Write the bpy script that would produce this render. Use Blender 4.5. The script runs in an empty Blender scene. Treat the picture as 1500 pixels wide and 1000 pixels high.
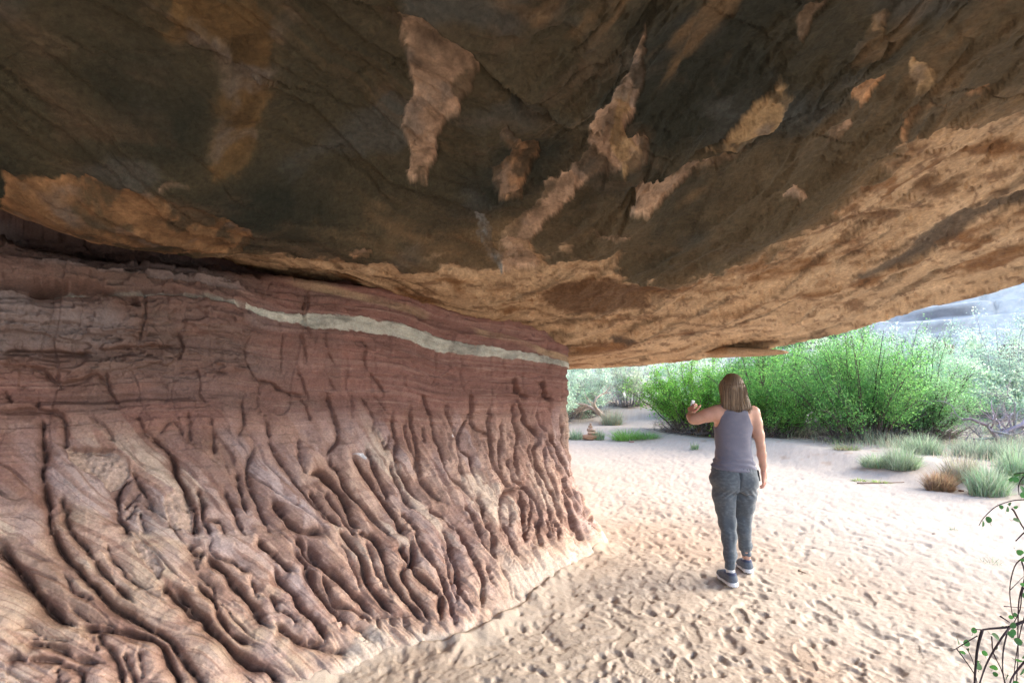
import bpy, math, random
import numpy as np
from math import radians, pi, sin, cos

# ------------------------------------------------------------------ camera, light, exposure
SC = bpy.context.scene
COL = SC.collection
PITCH = math.atan(56 / 750.0)
CAMZ = 1.6
cam_data = bpy.data.cameras.new("camera")
cam = bpy.data.objects.new("camera", cam_data)
COL.objects.link(cam)
cam.location = (0, 0, CAMZ)
cam.rotation_euler = (pi / 2 + PITCH, 0, 0)
cam_data.sensor_width = 36
cam_data.lens = 18
cam_data.clip_start = 0.05
cam_data.clip_end = 2000
SC.camera = cam

SUN_EL, SUN_AZ = 23.0, 80.0            # azimuth measured from +Y towards +X
world = bpy.data.worlds.new("World")
SC.world = world
world.use_nodes = True
wn = world.node_tree
wn.nodes.clear()
wo = wn.nodes.new("ShaderNodeOutputWorld")
wb = wn.nodes.new("ShaderNodeBackground")
sky = wn.nodes.new("ShaderNodeTexSky")
sky.sky_type = 'NISHITA'
sky.sun_disc = False
sky.sun_elevation = radians(SUN_EL)
sky.sun_rotation = radians(SUN_AZ)
sky.air_density = 0.7
sky.dust_density = 3.0
sky.ozone_density = 1.0
wb.inputs["Strength"].default_value = 0.14
wn.links.new(sky.outputs[0], wb.inputs[0])
wn.links.new(wb.outputs[0], wo.inputs[0])

sun_data = bpy.data.lights.new("sun", 'SUN')
sun_data.energy = 0.5
sun_data.angle = radians(75)
sun_data.color = (1.0, 0.95, 0.88)
sun = bpy.data.objects.new("sun", sun_data)
COL.objects.link(sun)
sun.location = (20, 20, 30)
sun.rotation_euler = (radians(90 - SUN_EL), 0, radians(180 - SUN_AZ))
# sun lamp shines along its -Z; rotate so that it comes from azimuth SUN_AZ
from mathutils import Vector
_d = Vector((sin(radians(SUN_AZ)) * cos(radians(SUN_EL)), cos(radians(SUN_AZ)) * cos(radians(SUN_EL)), sin(radians(SUN_EL))))
sun.rotation_euler = _d.to_track_quat('Z', 'Y').to_euler()

vs = SC.view_settings
vs.view_transform = 'Standard'
vs.look = 'None'
vs.exposure = 2.82
vs.gamma = 1.0
vs.use_white_balance = True
vs.white_balance_temperature = 6150
vs.white_balance_tint = 5
vs.use_curve_mapping = False
SC.cycles.max_bounces = 8
SC.cycles.diffuse_bounces = 5
SC.cycles.use_denoising = True

rng = np.random.default_rng(7)
random.seed(7)

# ------------------------------------------------------------------ small maths
_CP, _SP = cos(PITCH), sin(PITCH)

def ray(px, py):
    """direction of the line of sight, scaled so that Y = 1"""
    a, b = (px - 750.0) / 750.0, (500.0 - py) / 750.0
    v = np.array([a, _CP - b * _SP, _SP + b * _CP])
    return v / v[1]

def at(px, py, Y):
    r = ray(px, py) * Y
    return np.array([r[0], r[1], r[2] + CAMZ])

def proj(P):
    x, y, z = P[..., 0], P[..., 1], P[..., 2] - CAMZ
    zc = y * _CP + z * _SP
    yc = -y * _SP + z * _CP
    zc = np.where(zc < 0.05, 0.05, zc)
    return 750 + 750 * x / zc, 500 - 750 * yc / zc

_PERM = np.random.default_rng(11).random(65536).astype(np.float32)

def _h(ix, iy, iz):
    return _PERM[(ix * 73856093 ^ iy * 19349663 ^ iz * 83492791) & 65535]

def noise(x, y, z=None, seed=0):
    """smooth value noise in [-1,1]"""
    x = np.asarray(x, dtype=np.float32); y = np.asarray(y, dtype=np.float32)
    x = x + seed * 17.31; y = y - seed * 9.77
    fx = np.floor(x); fy = np.floor(y)
    ix = fx.astype(np.int64); iy = fy.astype(np.int64)
    u = x - fx; v = y - fy
    u = u * u * u * (u * (u * 6 - 15) + 10); v = v * v * v * (v * (v * 6 - 15) + 10)
    def plane(iz):
        a = _h(ix, iy, iz); b = _h(ix + 1, iy, iz); c = _h(ix, iy + 1, iz); d = _h(ix + 1, iy + 1, iz)
        return (a + (b - a) * u) * (1 - v) + (c + (d - c) * u) * v
    if z is None:
        return plane(np.int64(seed)) * 2 - 1
    z = np.asarray(z, dtype=np.float32) + seed * 3.3
    fz = np.floor(z); iz = fz.astype(np.int64); w = z - fz; w = w * w * (3 - 2 * w)
    return (plane(iz) * (1 - w) + plane(iz + 1) * w) * 2 - 1

def fbm(x, y, z=None, octv=4, seed=0, gain=0.5):
    s = 0; a = 1.0; f = 1.0; t = 0
    for k in range(octv):
        s = s + a * noise(x * f, y * f, None if z is None else z * f, seed + k * 5)
        t += a; a *= gain; f *= 2.03
    return s / t

def sstep(a, b, x):
    t = np.clip((x - a) / (b - a), 0, 1)
    return t * t * (3 - 2 * t)

def lerp(a, b, t):
    return a + (b - a) * t

def mixc(c, col, m):
    """mix colour array c (N,3) towards colour col by mask m (N)"""
    return c + (np.asarray(col, dtype=np.float32) - c) * m[..., None]

def catmull(pts, n):
    p = np.array(pts, dtype=float)
    p = np.vstack([2 * p[0] - p[1], p, 2 * p[-1] - p[-2]])
    out = []
    for i in range(1, len(p) - 2):
        t = np.linspace(0, 1, n, endpoint=False)[:, None]
        a, b, c, d = p[i - 1], p[i], p[i + 1], p[i + 2]
        out.append(0.5 * ((2 * b) + (-a + c) * t + (2 * a - 5 * b + 4 * c - d) * t ** 2 + (-a + 3 * b - 3 * c + d) * t ** 3))
    out.append(p[-2][None])
    return np.vstack(out)

# ------------------------------------------------------------------ mesh helpers
def make_mesh(name, V, F, mat=None, parent=None, colors=None, smooth=True, mats=None, mat_idx=None):
    V = np.asarray(V, dtype=np.float32).reshape(-1, 3)
    groups = F if isinstance(F, list) else [F]
    groups = [np.asarray(g, dtype=np.int32) for g in groups if len(g)]
    me = bpy.data.meshes.new(name)
    me.vertices.add(len(V)); me.vertices.foreach_set("co", V.ravel())
    nl = sum(g.size for g in groups); npoly = sum(len(g) for g in groups)
    me.loops.add(nl); me.polygons.add(npoly)
    me.loops.foreach_set("vertex_index", np.concatenate([g.ravel() for g in groups]))
    st = []; o = 0
    for g in groups:
        st.append(o + np.arange(len(g)) * g.shape[1]); o += g.size
    me.polygons.foreach_set("loop_start", np.concatenate(st).astype(np.int32))
    me.update(calc_edges=True)
    if smooth:
        me.polygons.foreach_set("use_smooth", np.ones(npoly, dtype=bool))
    if colors is not None:
        at_ = me.color_attributes.new("Col", 'FLOAT_COLOR', 'POINT')
        c = np.ones((len(V), 4), dtype=np.float32); c[:, :3] = np.clip(colors, 0, 1)
        at_.data.foreach_set("color", c.ravel())
    if mats:
        for m in mats: me.materials.append(m)
        if mat_idx is not None: me.polygons.foreach_set("material_index", np.asarray(mat_idx, dtype=np.int32))
    elif mat: me.materials.append(mat)
    me.validate()
    ob = bpy.data.objects.new(name, me)
    COL.objects.link(ob)
    if parent is not None: ob.parent = parent
    return ob

def tag(o, label=None, cat=None, group=None, kind=None):
    if label: o["label"] = label
    if cat: o["category"] = cat
    if group: o["group"] = group
    if kind: o["kind"] = kind
    return o

def empty(name, loc, label=None, cat=None, group=None):
    o = bpy.data.objects.new(name, None); COL.objects.link(o)
    o.location = loc
    return tag(o, label, cat, group)

def grid_faces(ni, nj, wrap=False):
    i = np.arange(ni if wrap else ni - 1); j = np.arange(nj - 1)
    I, J = np.meshgrid(i, j, indexing='ij')
    I2 = (I + 1) % ni
    return np.stack([I * nj + J, I2 * nj + J, I2 * nj + J + 1, I * nj + J + 1], -1).reshape(-1, 4)

class Acc:
    """collects triangles / quads with colours"""
    def __init__(s): s.v = []; s.q = []; s.t = []; s.c = []; s.n = 0
    def add(s, V, Q=None, T=None, C=(0.5, 0.5, 0.5)):
        V = np.asarray(V, dtype=np.float32).reshape(-1, 3)
        s.v.append(V)
        if Q is not None and len(Q): s.q.append(np.asarray(Q) + s.n)
        if T is not None and len(T): s.t.append(np.asarray(T) + s.n)
        C = np.asarray(C, dtype=np.float32)
        s.c.append(np.broadcast_to(C, (len(V), 3)) if C.ndim == 1 else C)
        s.n += len(V)
    def tube(s, P, R, sides=4, C=(0.5, 0.5, 0.5), cap=True):
        P = np.asarray(P, dtype=float); R = np.broadcast_to(np.asarray(R, dtype=float), (len(P),))
        d = np.gradient(P, axis=0); d /= np.linalg.norm(d, axis=1)[:, None] + 1e-9
        ref = np.array([0.13, 0.21, 1.0]) if abs(d[:, 2]).mean() < 0.8 else np.array([1.0, 0.2, 0.1])
        a = np.cross(d, ref); a /= np.linalg.norm(a, axis=1)[:, None] + 1e-9
        b = np.cross(d, a)
        th = np.arange(sides) * 2 * pi / sides
        V = P[:, None] + R[:, None, None] * (a[:, None] * np.cos(th)[None, :, None] + b[:, None] * np.sin(th)[None, :, None])
        n = len(P)
        I, J = np.meshgrid(np.arange(n - 1), np.arange(sides), indexing='ij'); J2 = (J + 1) % sides
        Q = np.stack([I * sides + J, I * sides + J2, (I + 1) * sides + J2, (I + 1) * sides + J], -1).reshape(-1, 4)
        V = V.reshape(-1, 3); T = None
        if cap:
            V = np.vstack([V, P[0] - d[0] * R[0] * .4, P[-1] + d[-1] * R[-1] * .4])
            k = n * sides
            T = [[k, (j + 1) % sides, j] for j in range(sides)] + [[k + 1, (n - 1) * sides + j, (n - 1) * sides + (j + 1) % sides] for j in range(sides)]
        s.add(V, Q, T, C)
    def leaves(s, P, L, W, C, up=0.3, dirs=None, bend=0.15, six=False):
        """leaf blades: P (N,3), length L, width W, colours C (N,3)"""
        N = len(P)
        if dirs is None:
            dirs = rng.normal(size=(N, 3)); dirs[:, 2] += up
        dirs = dirs / (np.linalg.norm(dirs, axis=1)[:, None] + 1e-9)
        o = rng.normal(size=(N, 3)); sd = np.cross(dirs, o); sd /= np.linalg.norm(sd, axis=1)[:, None] + 1e-9
        nn = np.cross(dirs, sd)
        L = np.broadcast_to(L, (N,))[:, None]; W = np.broadcast_to(W, (N,))[:, None]
        if six:
            prof = [(0, 0, 0), (.3, .45, .08), (.7, .42, .1), (1, 0, 0), (.7, -.42, .1), (.3, -.45, .08)]
            V = np.stack([P + dirs * L * a + sd * W * b + nn * L * c * bend * 3 for a, b, c in prof], 1)
            k = np.arange(N)[:, None] * 6
            Q = np.vstack([k + np.array([0, 1, 2, 3]), k + np.array([0, 3, 4, 5])])
            s.add(V.reshape(-1, 3), Q, None, np.repeat(C, 6, 0))
        else:
            V = np.stack([P, P + dirs * L * .5 + sd * W * .5 + nn * L * bend, P + dirs * L, P + dirs * L * .5 - sd * W * .5 + nn * L * bend * .6], 1)
            k = np.arange(N)[:, None] * 4
            T = np.vstack([k + np.array([0, 1, 2]), k + np.array([0, 2, 3])])
            s.add(V.reshape(-1, 3), None, T, np.repeat(C, 4, 0))
    def build(s, name, mat, parent=None, smooth=True, off=None):
        V = np.vstack(s.v)
        if off is not None: V = V - np.asarray(off, dtype=np.float32)
        F = []
        if s.q: F.append(np.vstack(s.q))
        if s.t: F.append(np.vstack(s.t))
        return make_mesh(name, V, F, mat, parent, np.vstack(s.c), smooth)

# ------------------------------------------------------------------ materials
def mat_attr(name, rough=0.9, mul_scale=60, mul=0.25, bumps=((120, 0.002, 1), ), spec=0.2, stretch=(1, 1, 1), trans=0.0, sub=0.0, coord='Object', sheen=0):
    """albedo from the mesh's colour attribute, grain and fine relief from noise"""
    m = bpy.data.materials.new(name); m.use_nodes = True
    t = m.node_tree; N = t.nodes; Lk = t.links
    b = N["Principled BSDF"]; out = N["Material Output"]
    b.inputs["Roughness"].default_value = rough
    b.inputs["Specular IOR Level"].default_value = spec
    if sheen: b.inputs["Sheen Weight"].default_value = sheen
    a = N.new("ShaderNodeVertexColor"); a.layer_name = "Col"
    tc = N.new("ShaderNodeTexCoord"); mp = N.new("ShaderNodeMapping"); mp.inputs["Scale"].default_value = stretch
    Lk.new(tc.outputs[coord], mp.inputs[0])
    src = a.outputs[0]
    if mul > 0:
        n = N.new("ShaderNodeTexNoise"); n.inputs["Scale"].default_value = mul_scale; n.inputs["Detail"].default_value = 5
        n.inputs["Roughness"].default_value = 0.65
        Lk.new(mp.outputs[0], n.inputs["Vector"])
        r = N.new("ShaderNodeMapRange"); r.inputs[1].default_value = 0.3; r.inputs[2].default_value = 0.7
        r.inputs[3].default_value = 1 - mul; r.inputs[4].default_value = 1 + mul
        Lk.new(n.outputs[0], r.inputs[0])
        mx = N.new("ShaderNodeVectorMath"); mx.operation = 'SCALE'
        Lk.new(src, mx.inputs[0]); Lk.new(r.outputs[0], mx.inputs["Scale"])
        src = mx.outputs[0]
    Lk.new(src, b.inputs["Base Color"])
    prev = None
    for sc, dist, st in bumps:
        n = N.new("ShaderNodeTexNoise"); n.inputs["Scale"].default_value = sc; n.inputs["Detail"].default_value = 6
        n.inputs["Roughness"].default_value = 0.6
        Lk.new(mp.outputs[0], n.inputs["Vector"])
        bp = N.new("ShaderNodeBump"); bp.inputs["Strength"].default_value = st; bp.inputs["Distance"].default_value = dist
        Lk.new(n.outputs[0], bp.inputs["Height"])
        if prev: Lk.new(prev.outputs[0], bp.inputs["Normal"])
        prev = bp
    if prev: Lk.new(prev.outputs[0], b.inputs["Normal"])
    if sub: 
        b.inputs["Subsurface Weight"].default_value = sub
        b.inputs["Subsurface Radius"].default_value = (1.0, 0.35, 0.2); b.inputs["Subsurface Scale"].default_value = 0.01
    if trans > 0:
        tr = N.new("ShaderNodeBsdfTranslucent"); ms = N.new("ShaderNodeMixShader"); ms.inputs[0].default_value = trans
        Lk.new(src, tr.inputs[0]); Lk.new(b.outputs[0], ms.inputs[1]); Lk.new(tr.outputs[0], ms.inputs[2])
        Lk.new(ms.outputs[0], out.inputs[0])
    return m

M_WALL = mat_attr("wall_rock", 0.92, 90, 0.22, ((35, 0.006, .6), (220, 0.0022, .8)), 0.15)
M_CEIL = mat_attr("ceiling_rock", 0.85, 45, 0.28, ((14, 0.03, .7), (60, 0.012, .9), (300, 0.003, .9)), 0.2)
M_SAND = mat_attr("sand", 0.97, 200, 0.16, ((60, 0.004, .5), (500, 0.0015, .8)), 0.1)
M_SLOPE = mat_attr("slope_rock", 0.95, 2.5, 0.18, ((4, 0.08, .6), (30, 0.02, .6)), 0.1)
M_STONE = mat_attr("stone", 0.95, 40, 0.25, ((30, 0.01, .6), ), 0.1)
M_LEAF = mat_attr("leaf", 0.55, 5, 0.15, (), 0.3, trans=0.55)
M_GRASS = mat_attr("grass_blade", 0.7, 5, 0.1, (), 0.2, trans=0.35)
M_BARK = mat_attr("bark", 0.95, 60, 0.3, ((90, 0.004, .8), ), 0.1)
# ------------------------------------------------------------------ the sandstone ceiling: base shape
def tps_fit(X, Z, reg=1e-3):
    n = len(X); d = np.linalg.norm(X[:, None] - X[None], axis=2)
    K = np.where(d > 0, d * d * np.log(d + 1e-12), 0) + reg * np.eye(n)
    P = np.hstack([np.ones((n, 1)), X]); A = np.zeros((n + 3, n + 3))
    A[:n, :n] = K; A[:n, n:] = P; A[n:, :n] = P.T
    return np.linalg.solve(A, np.concatenate([Z, np.zeros(3)]))

def tps_eval(w, X, x, y):
    s = w[-3] + w[-2] * x + w[-1] * y
    for k in range(len(X)):
        d2 = (x - X[k, 0]) ** 2 + (y - X[k, 1]) ** 2
        s = s + w[k] * 0.5 * d2 * np.log(d2 + 1e-9)
    return s

cpts = [at(*p) for p in [
    (100, 352, 2.15), (300, 365, 2.6), (400, 388, 3.2), (560, 427, 3.85), (700, 475, 4.45), (800, 507, 5.0), (830, 520, 5.3),
    (100, 280, 2.0), (200, 278, 2.05), (200, 100, 1.7), (100, 0, 1.45), (300, 0, 1.5),
    (500, 380, 3.1), (500, 250, 2.5), (500, 150, 2.1), (500, 0, 1.6),
    (750, 480, 4.6), (750, 400, 3.6), (750, 250, 2.6), (750, 100, 2.0), (750, 0, 1.7),
    (1000, 520, 5.9), (1000, 531, 6.7), (1000, 450, 4.3), (1000, 350, 3.2), (1000, 200, 2.4), (1000, 0, 1.75),
    (1200, 496, 6.0), (1200, 440, 4.5), (1200, 350, 3.35), (1200, 200, 2.5), (1200, 0, 1.78),
    (1350, 458, 5.3), (1350, 380, 3.9), (1350, 200, 2.5), (1500, 418, 4.7), (1500, 300, 3.25), (1500, 150, 2.35), (1500, 0, 1.75), (835, 541, 7.4)]]
cpts += [np.array(p, dtype=float) for p in [(-2.75, 2.6, 2.62), (-2.3, 2.95, 2.52), (-3.6, 1.2, 2.7), (0, 0, 2.95), (2, 0, 2.98), (5.5, 3, 2.7), (5.8, 0, 2.8), (5.5, -3, 2.7), (0, -4, 2.7), (-1.8, 0.3, 2.66), (-3, -1.5, 2.5), (-3, -4, 2.4), (-1, 8.2, 1.7), (-3, 8, 1.9), (-4, 4, 2.8), (0, -8, 2.6)]]
CX = np.array([[p[0], p[1]] for p in cpts]); CW = tps_fit(CX, np.array([p[2] for p in cpts]), 3e-3)

def ceil_z(x, y):
    return tps_eval(CW, CX, x, y)

def hit_ceiling(px, py):
    r = ray(px, py); Y = np.linspace(0.7, 8.5, 400)
    f = CAMZ + r[2] * Y - ceil_z(r[0] * Y, Y)
    k = np.where(f >= 0)[0]
    if len(k) == 0: k = [int(np.argmax(f))]
    Yk = Y[k[0]]
    return np.array([r[0] * Yk, Yk])

lip = np.array([(-6, 9.5), (-3, 9.2), (-0.8, 8.3), (0.82, 7.4), (2.25, 6.75), (3.6, 6.05), (4.25, 5.35), (4.75, 4.75), (5.0, 3.5), (4.7, 2.3), (4.1, 1.2), (2.7, .1), (.6, -.6), (-1.3, -1.1), (-2.9, -1.8), (-7.5, -4.5), (-9.5, 0), (-9, 6)], dtype=float)  # rear edge pulled in behind the camera, an opening added for sky light
lip_s = catmull(np.vstack([lip, lip[:1]]), 12)[:-1]
lip_th = np.arctan2(lip_s[:, 0], lip_s[:, 1]); lip_r = np.hypot(lip_s[:, 0], lip_s[:, 1])
o_ = np.argsort(lip_th); lip_th = lip_th[o_]; lip_r = lip_r[o_]
def lip_R(th):
    return np.interp(th, np.concatenate([lip_th - 2 * pi, lip_th, lip_th + 2 * pi]), np.tile(lip_r, 3))

def seg_dist(x, y, pts, closed=False):
    pts = np.asarray(pts, dtype=float)
    q = np.vstack([pts, pts[:1]]) if closed else pts
    best = np.full(x.shape, 1e9, dtype=np.float32); inside = np.zeros(x.shape, dtype=bool)
    for a, b in zip(q[:-1], q[1:]):
        ex, ey = b - a; l2 = ex * ex + ey * ey + 1e-12
        t = np.clip(((x - a[0]) * ex + (y - a[1]) * ey) / l2, 0, 1)
        d = np.hypot(x - a[0] - t * ex, y - a[1] - t * ey)
        best = np.minimum(best, d)
        if closed:
            c = ((a[1] > y) != (b[1] > y)) & (x < (b[0] - a[0]) * (y - a[1]) / (b[1] - a[1] + 1e-12) + a[0])
            inside ^= c
    return np.where(inside, -best, best) if closed else best

def zm(k, pts):
    """survey points read off enlarged views of the photograph -> photograph pixels"""
    ox, oy, s = {1: (0, 0, 2.5), 2: (450, 0, 2.5), 3: (900, 0, 2.381), 0: (0, 0, 1)}[k]
    return [(ox + x / s, oy + y / s) for x, y in pts]

# patches where the dark weathering skin has flaked off: (view, colour, depth of the step, outline)
TANP = (0.32, 0.19, 0.10); PINK = (0.35, 0.245, 0.165); YEL = (0.27, 0.19, 0.10); RUST = (0.20, 0.095, 0.035)
PATCH = [
 (2, PINK, .03, [(260,60),(400,70),(500,140),(620,250),(590,350),(500,480),(470,600),(440,680),(380,670),(370,560),(360,440),(395,370),(350,240),(330,140)]),
 (2, TANP, .025, [(730,440),(770,510),(830,560),(840,620),(780,740),(700,730),(670,650),(740,590),(710,500)]),
 (2, PINK, .02, [(1250,90),(1180,260),(1100,370),(1030,440),(1040,590),(980,640),(870,700),(830,790),(690,880),(720,1000),(850,960),(800,900),(900,800),(1000,690),(1140,600),(1250,560),(1250,480),(1160,500),(1250,230)]),
 (1, (.11,.068,.028), .004, [(570,0),(1020,60),(1030,290),(930,500),(870,650),(800,680),(770,600),(800,460),(820,320),(760,230),(640,180),(600,80)]),
 (1, (.22,.125,.06), .012, [(0,700),(300,685),(550,720),(700,780),(830,800),(930,810),(940,870),(880,915),(700,925),(450,935),(250,930),(0,900)]),
 (1, PINK, .008, [(575,700),(650,670),(700,690),(640,715),(590,725)]),
 (3, YEL, -.02, [(380,500),(430,440),(500,370),(580,310),(590,370),(540,440),(470,500),(340,530)]),
 (3, PINK, .035, [(80,620),(180,600),(330,570),(480,505),(400,560),(280,620),(190,700),(110,750),(60,740)]),
 (3, TANP, .012, [(840,320),(900,280),(940,280),(900,340),(870,370)]),
 (3, PINK, .012, [(770,430),(820,400),(835,430),(780,480),(740,490)]),
 (3, YEL, .012, [(0,350),(60,340),(40,400),(30,460),(110,510),(50,590),(0,540)]),
 (3, YEL, .01, [(1050,220),(1100,260),(1115,320),(1060,330),(1040,270)]),
 (3, YEL, .01, [(900,60),(970,50),(930,120),(860,190),(850,160)]),
 (3, TANP, .01, [(1220,320),(1330,295),(1320,320),(1230,330)]),
 (3, TANP, .01, [(1010,390),(1100,350),(1170,355),(1060,370),(1020,430),(1000,490)]),
 (3, PINK, .012, [(650,60),(680,20),(720,0),(690,60),(655,130),(640,90)]),
 (3, PINK, .01, [(580,690),(620,655),(655,685)]),
 (3, PINK, .012, [(-60,800),(50,820),(60,840),(20,850)]),
 (2, TANP, .01, [(160,920),(200,890),(240,885),(230,910),(180,945)]),
 (2, PINK, .01, [(1100,870),(1150,850),(1185,880),(1130,880)]),
 (2, (.13,.135,.13), .006, [(620,800),(650,770),(680,900),(720,950),(710,1000),(680,960),(640,880)]),
 (2, (.13,.13,.12), .01, [(725,440),(770,510),(800,550),(760,580),(715,520)]),
]
TAN_REGION = [(240,380),(330,374),(380,372),(440,370),(500,380),(560,366),(600,395),(650,380),(690,406),(735,400),(750,365),(800,372),(840,366),(905,385),(925,412),(960,420),(1010,408),(1060,405),(1120,385),(1180,350),(1240,310),(1290,260),(1310,220),(1340,195),(1400,185),(1500,165),(1700,120),(1900,300),(1900,420),(1500,440),(1200,510),(830,548),(800,520),(560,445),(240,400)]
DARK_IN = [
 ((.07,.055,.04), [(1240,415),(1300,385),(1360,350),(1400,325),(1560,285),(1560,300),(1420,345),(1370,370),(1320,395),(1250,420)]),
 ((.11,.06,.03), [(790,430),(870,405),(960,425),(950,462),(860,470),(790,455)]),
 ((.12,.065,.03), [(1340,282),(1370,270),(1400,275),(1405,292),(1380,305),(1350,300)]),
 ((.13,.07,.035), [(1180,350),(1240,330),(1330,325),(1300,345),(1220,352)]),
 ((.06,.045,.035), [(890,506),(930,507),(925,514),(890,513)]),
 ((.15,.08,.04), [(1235,452),(1255,450),(1262,462),(1240,466)]),
]
CRACKS = [
 (2, .08, .03, [(20,-20),(60,0),(150,40),(260,62),(400,70),(500,140),(590,200),(660,270),(730,360),(810,440),(940,440)]),
 (3, .06, .025, [(100,600),(200,580),(330,545),(420,520),(480,500),(540,470),(600,400)]),
 (3, .03, .02, [(100,600),(60,680),(40,750)]),
 (3, .02, .015, [(410,750),(460,710),(540,680),(590,650)]),
 (3, .02, .015, [(560,800),(620,760),(680,735)]),
 (3, .03, .015, [(730,730),(800,690)]), (3, .02, .015, [(970,530),(1010,515)]),
 (3, .02, .015, [(180,445),(220,415),(240,400)]), (3, .02, .015, [(460,120),(490,130),(520,135)]),
 (1, .025, .015, [(640,180),(730,220),(850,250),(930,290),(1040,350)]),
 (1, .012, .012, [(850,290),(880,260),(850,250)]),
 (2, .015, .02, [(40,570),(120,600),(200,650),(260,700)]),
 (2, .02, .02, [(820,700),(760,740),(700,730)]),
 (2, .025, .02, [(1250,60),(1180,160),(1100,230),(1020,300)]),
 (2, .02, .015, [(1250,630),(1180,700),(1130,780)]),
]

def build_ceiling():
    # columns: even in tan(angle) across the view, coarser elsewhere
    th_v = np.arctan(np.linspace(-1.12, 1.12, 840))
    th_r = np.linspace(th_v[-1], th_v[0] + 2 * pi, 130)[1:-1]
    th = np.concatenate([th_v, th_r]); th_w = (th + pi) % (2 * pi) - pi
    R = lip_R(th_w)
    R = R * (1 + 0.012 * noise(th * 14, th * 0 + .5, seed=3) + 0.006 * noise(th * 60, th * 0 + .5, seed=4))
    nv = 400
    rows = []
    inner = np.linspace(0.05, 1.15, 14, endpoint=False)
    for r in inner: rows.append(np.minimum(1.15, R * .3) * r / 1.15)
    for k in np.linspace(0, 1, nv):
        rows.append(1 / (1 / np.minimum(1.15, R * .3) * (1 - k) + k / R))
    rr = np.stack(rows, 1)                       # (nth, nrow)
    x = rr * np.sin(th)[:, None]; y = rr * np.cos(th)[:, None]
    z = ceil_z(x, y)
    zn = z.copy()
    # relief: gentle scallops, bedding ledges that follow the contours, ragged flakes
    wx = x + 0.10 * fbm(x * 2.2, y * 2.2, seed=21, octv=3); wy = y + 0.10 * fbm(x * 2.2, y * 2.2, seed=31, octv=3)
    TH_ = np.broadcast_to(th_w[:, None], x.shape)
    edge = 1 - sstep(0.93, 1.0, rr / R[:, None])
    sc = noise(wx * 1.1 + wy * .5, wy * 1.0, seed=5)
    z = z + 0.05 * sc * edge + 0.007 * noise(wx * 3.1 - wy * 1.5, wy * 3.3 + wx, seed=6)
    rg = 1 - np.abs(fbm(wx * 1.6 - wy * .9, wy * 2.4 + wx * 1.2, seed=8, octv=4))
    z = z - 0.010 * sstep(0.86, 1.0, rg) 
    z = z + .022 * noise(TH_ * 2.2 + .35 * y, 3.2 * np.log(rr + .3) - 1.6 * TH_, seed=19) * edge + .006 * fbm(TH_ * 6 + y, 14 * np.log(rr + .3) - 6 * TH_, seed=20, octv=4)
    # facets, then short overlapping scales and slits that run with the grain of the rock
    kk = lerp(-.6, .9, sstep(-.45, .35, TH_)); pa = np.log(rr + .2) + kk * TH_ + .05 * fbm(x * 1.5, y * 1.5, seed=23, octv=3); qa = np.log(rr + .2) - .9 * TH_
    fa = np.abs(noise(pa * 3.2, qa * 1.6, seed=24)) + .6 * np.abs(noise(wx * 1.3, wy * 1.5, seed=25))
    z = z + .07 * (fa - .4) * edge
    sca = fbm(pa * 13, qa * 3.2, seed=26, octv=4, gain=.6); z = z + (.012 * sstep(.05, .11, sca) + .010 * sstep(-.2, -.15, sca) + .012 * sca) * edge
    slit = np.abs(noise(pa * 17 + .3 * sca, qa * 3.5, seed=27)); slm = sstep(.09, 0, slit) * sstep(.25, .55, noise(pa * 9, qa * 4.5, seed=28)) * (y > .3)
    z = z + .022 * slm
    bed = z * 22 + 1.2 * fbm(x * 1.3, y * 1.3, seed=12, octv=3) + (x * .9 - y * .25)
    led = bed - np.floor(bed); led = np.where(led < .6, sstep(0, .6, led), 1 - sstep(.6, 1, led))
    z = z + 0.0045 * led * (0.4 + 0.6 * sstep(-.2, .5, noise(x * 1.5, y * 1.5, seed=14)))
    z = z + 0.0035 * fbm(x * 9, y * 9, seed=15, octv=4) + 0.0025 * fbm(x * 40, y * 40, seed=16, octv=2)
    # flake scars: plates with sharp stepped edges from cellular-like noise
    pl = fbm(wx * 2.6 + 1.5 * wy, wy * 4.2 - .6 * wx, seed=18, octv=4)
    z = z + 0.008 * sstep(0.16, 0.21, pl) - 0.008 * sstep(-0.24, -0.30, pl) + .006 * sstep(.32, .37, pl)

    # ---- colour
    tw = .5 * fbm(x * 1.1, y * 1.1, seed=39, octv=3)
    TH = np.broadcast_to(th_w[:, None], x.shape)
    strea = .55 * fbm(x * 2.0 + y * .7, y * 1.2, z * 26, seed=41, octv=4) + .7 * fbm(TH * 3.5 + tw, 26 * (rr / R[:, None]) ** 1.0 + 5 * tw - 5 * TH, seed=40, octv=5, gain=.6)
    strea2 = fbm(x * 5 , y * 5, z * 70, seed=43, octv=4)
    blot = fbm(wx * 1.3, wy * 1.3, seed=45, octv=5)
    dark = np.zeros(x.shape + (3,), dtype=np.float32) + np.array([.053, .046, .027], dtype=np.float32)
    dark = mixc(dark, (.021, .023, .016), sstep(-.1, .4, blot))
    dark = mixc(dark, (.10, .072, .045), sstep(.1, .55, strea) * .6)
    dark = mixc(dark, (.075, .08, .075), sstep(.1, .5, fbm(wx * 2.2, wy * 3.1, seed=47, octv=4)) * .5)
    olive = sstep(-.15, .45, fbm(pa * 3, qa * 2, seed=29, octv=5, gain=.6) + .5 * sstep(1.8, 4, rr) + .25 * TH - .15)
    dark = mixc(dark, (.105, .08, .045), olive * .75)
    dark = mixc(dark, (.17, .11, .055), sstep(.25, .6, fbm(pa * 7, qa * 2.4, seed=30, octv=5, gain=.6)) * .6)
    tan = np.zeros_like(dark) + np.array([.43, .30, .175], dtype=np.float32)
    tan = mixc(tan, (.20, .105, .045), sstep(.02, .40, strea))
    tan = mixc(tan, (.54, .39, .24), sstep(-.05, -.5, strea) * .8)
    tan = mixc(tan, (.15, .085, .045), sstep(.12, .4, strea2) * .75)
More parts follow.
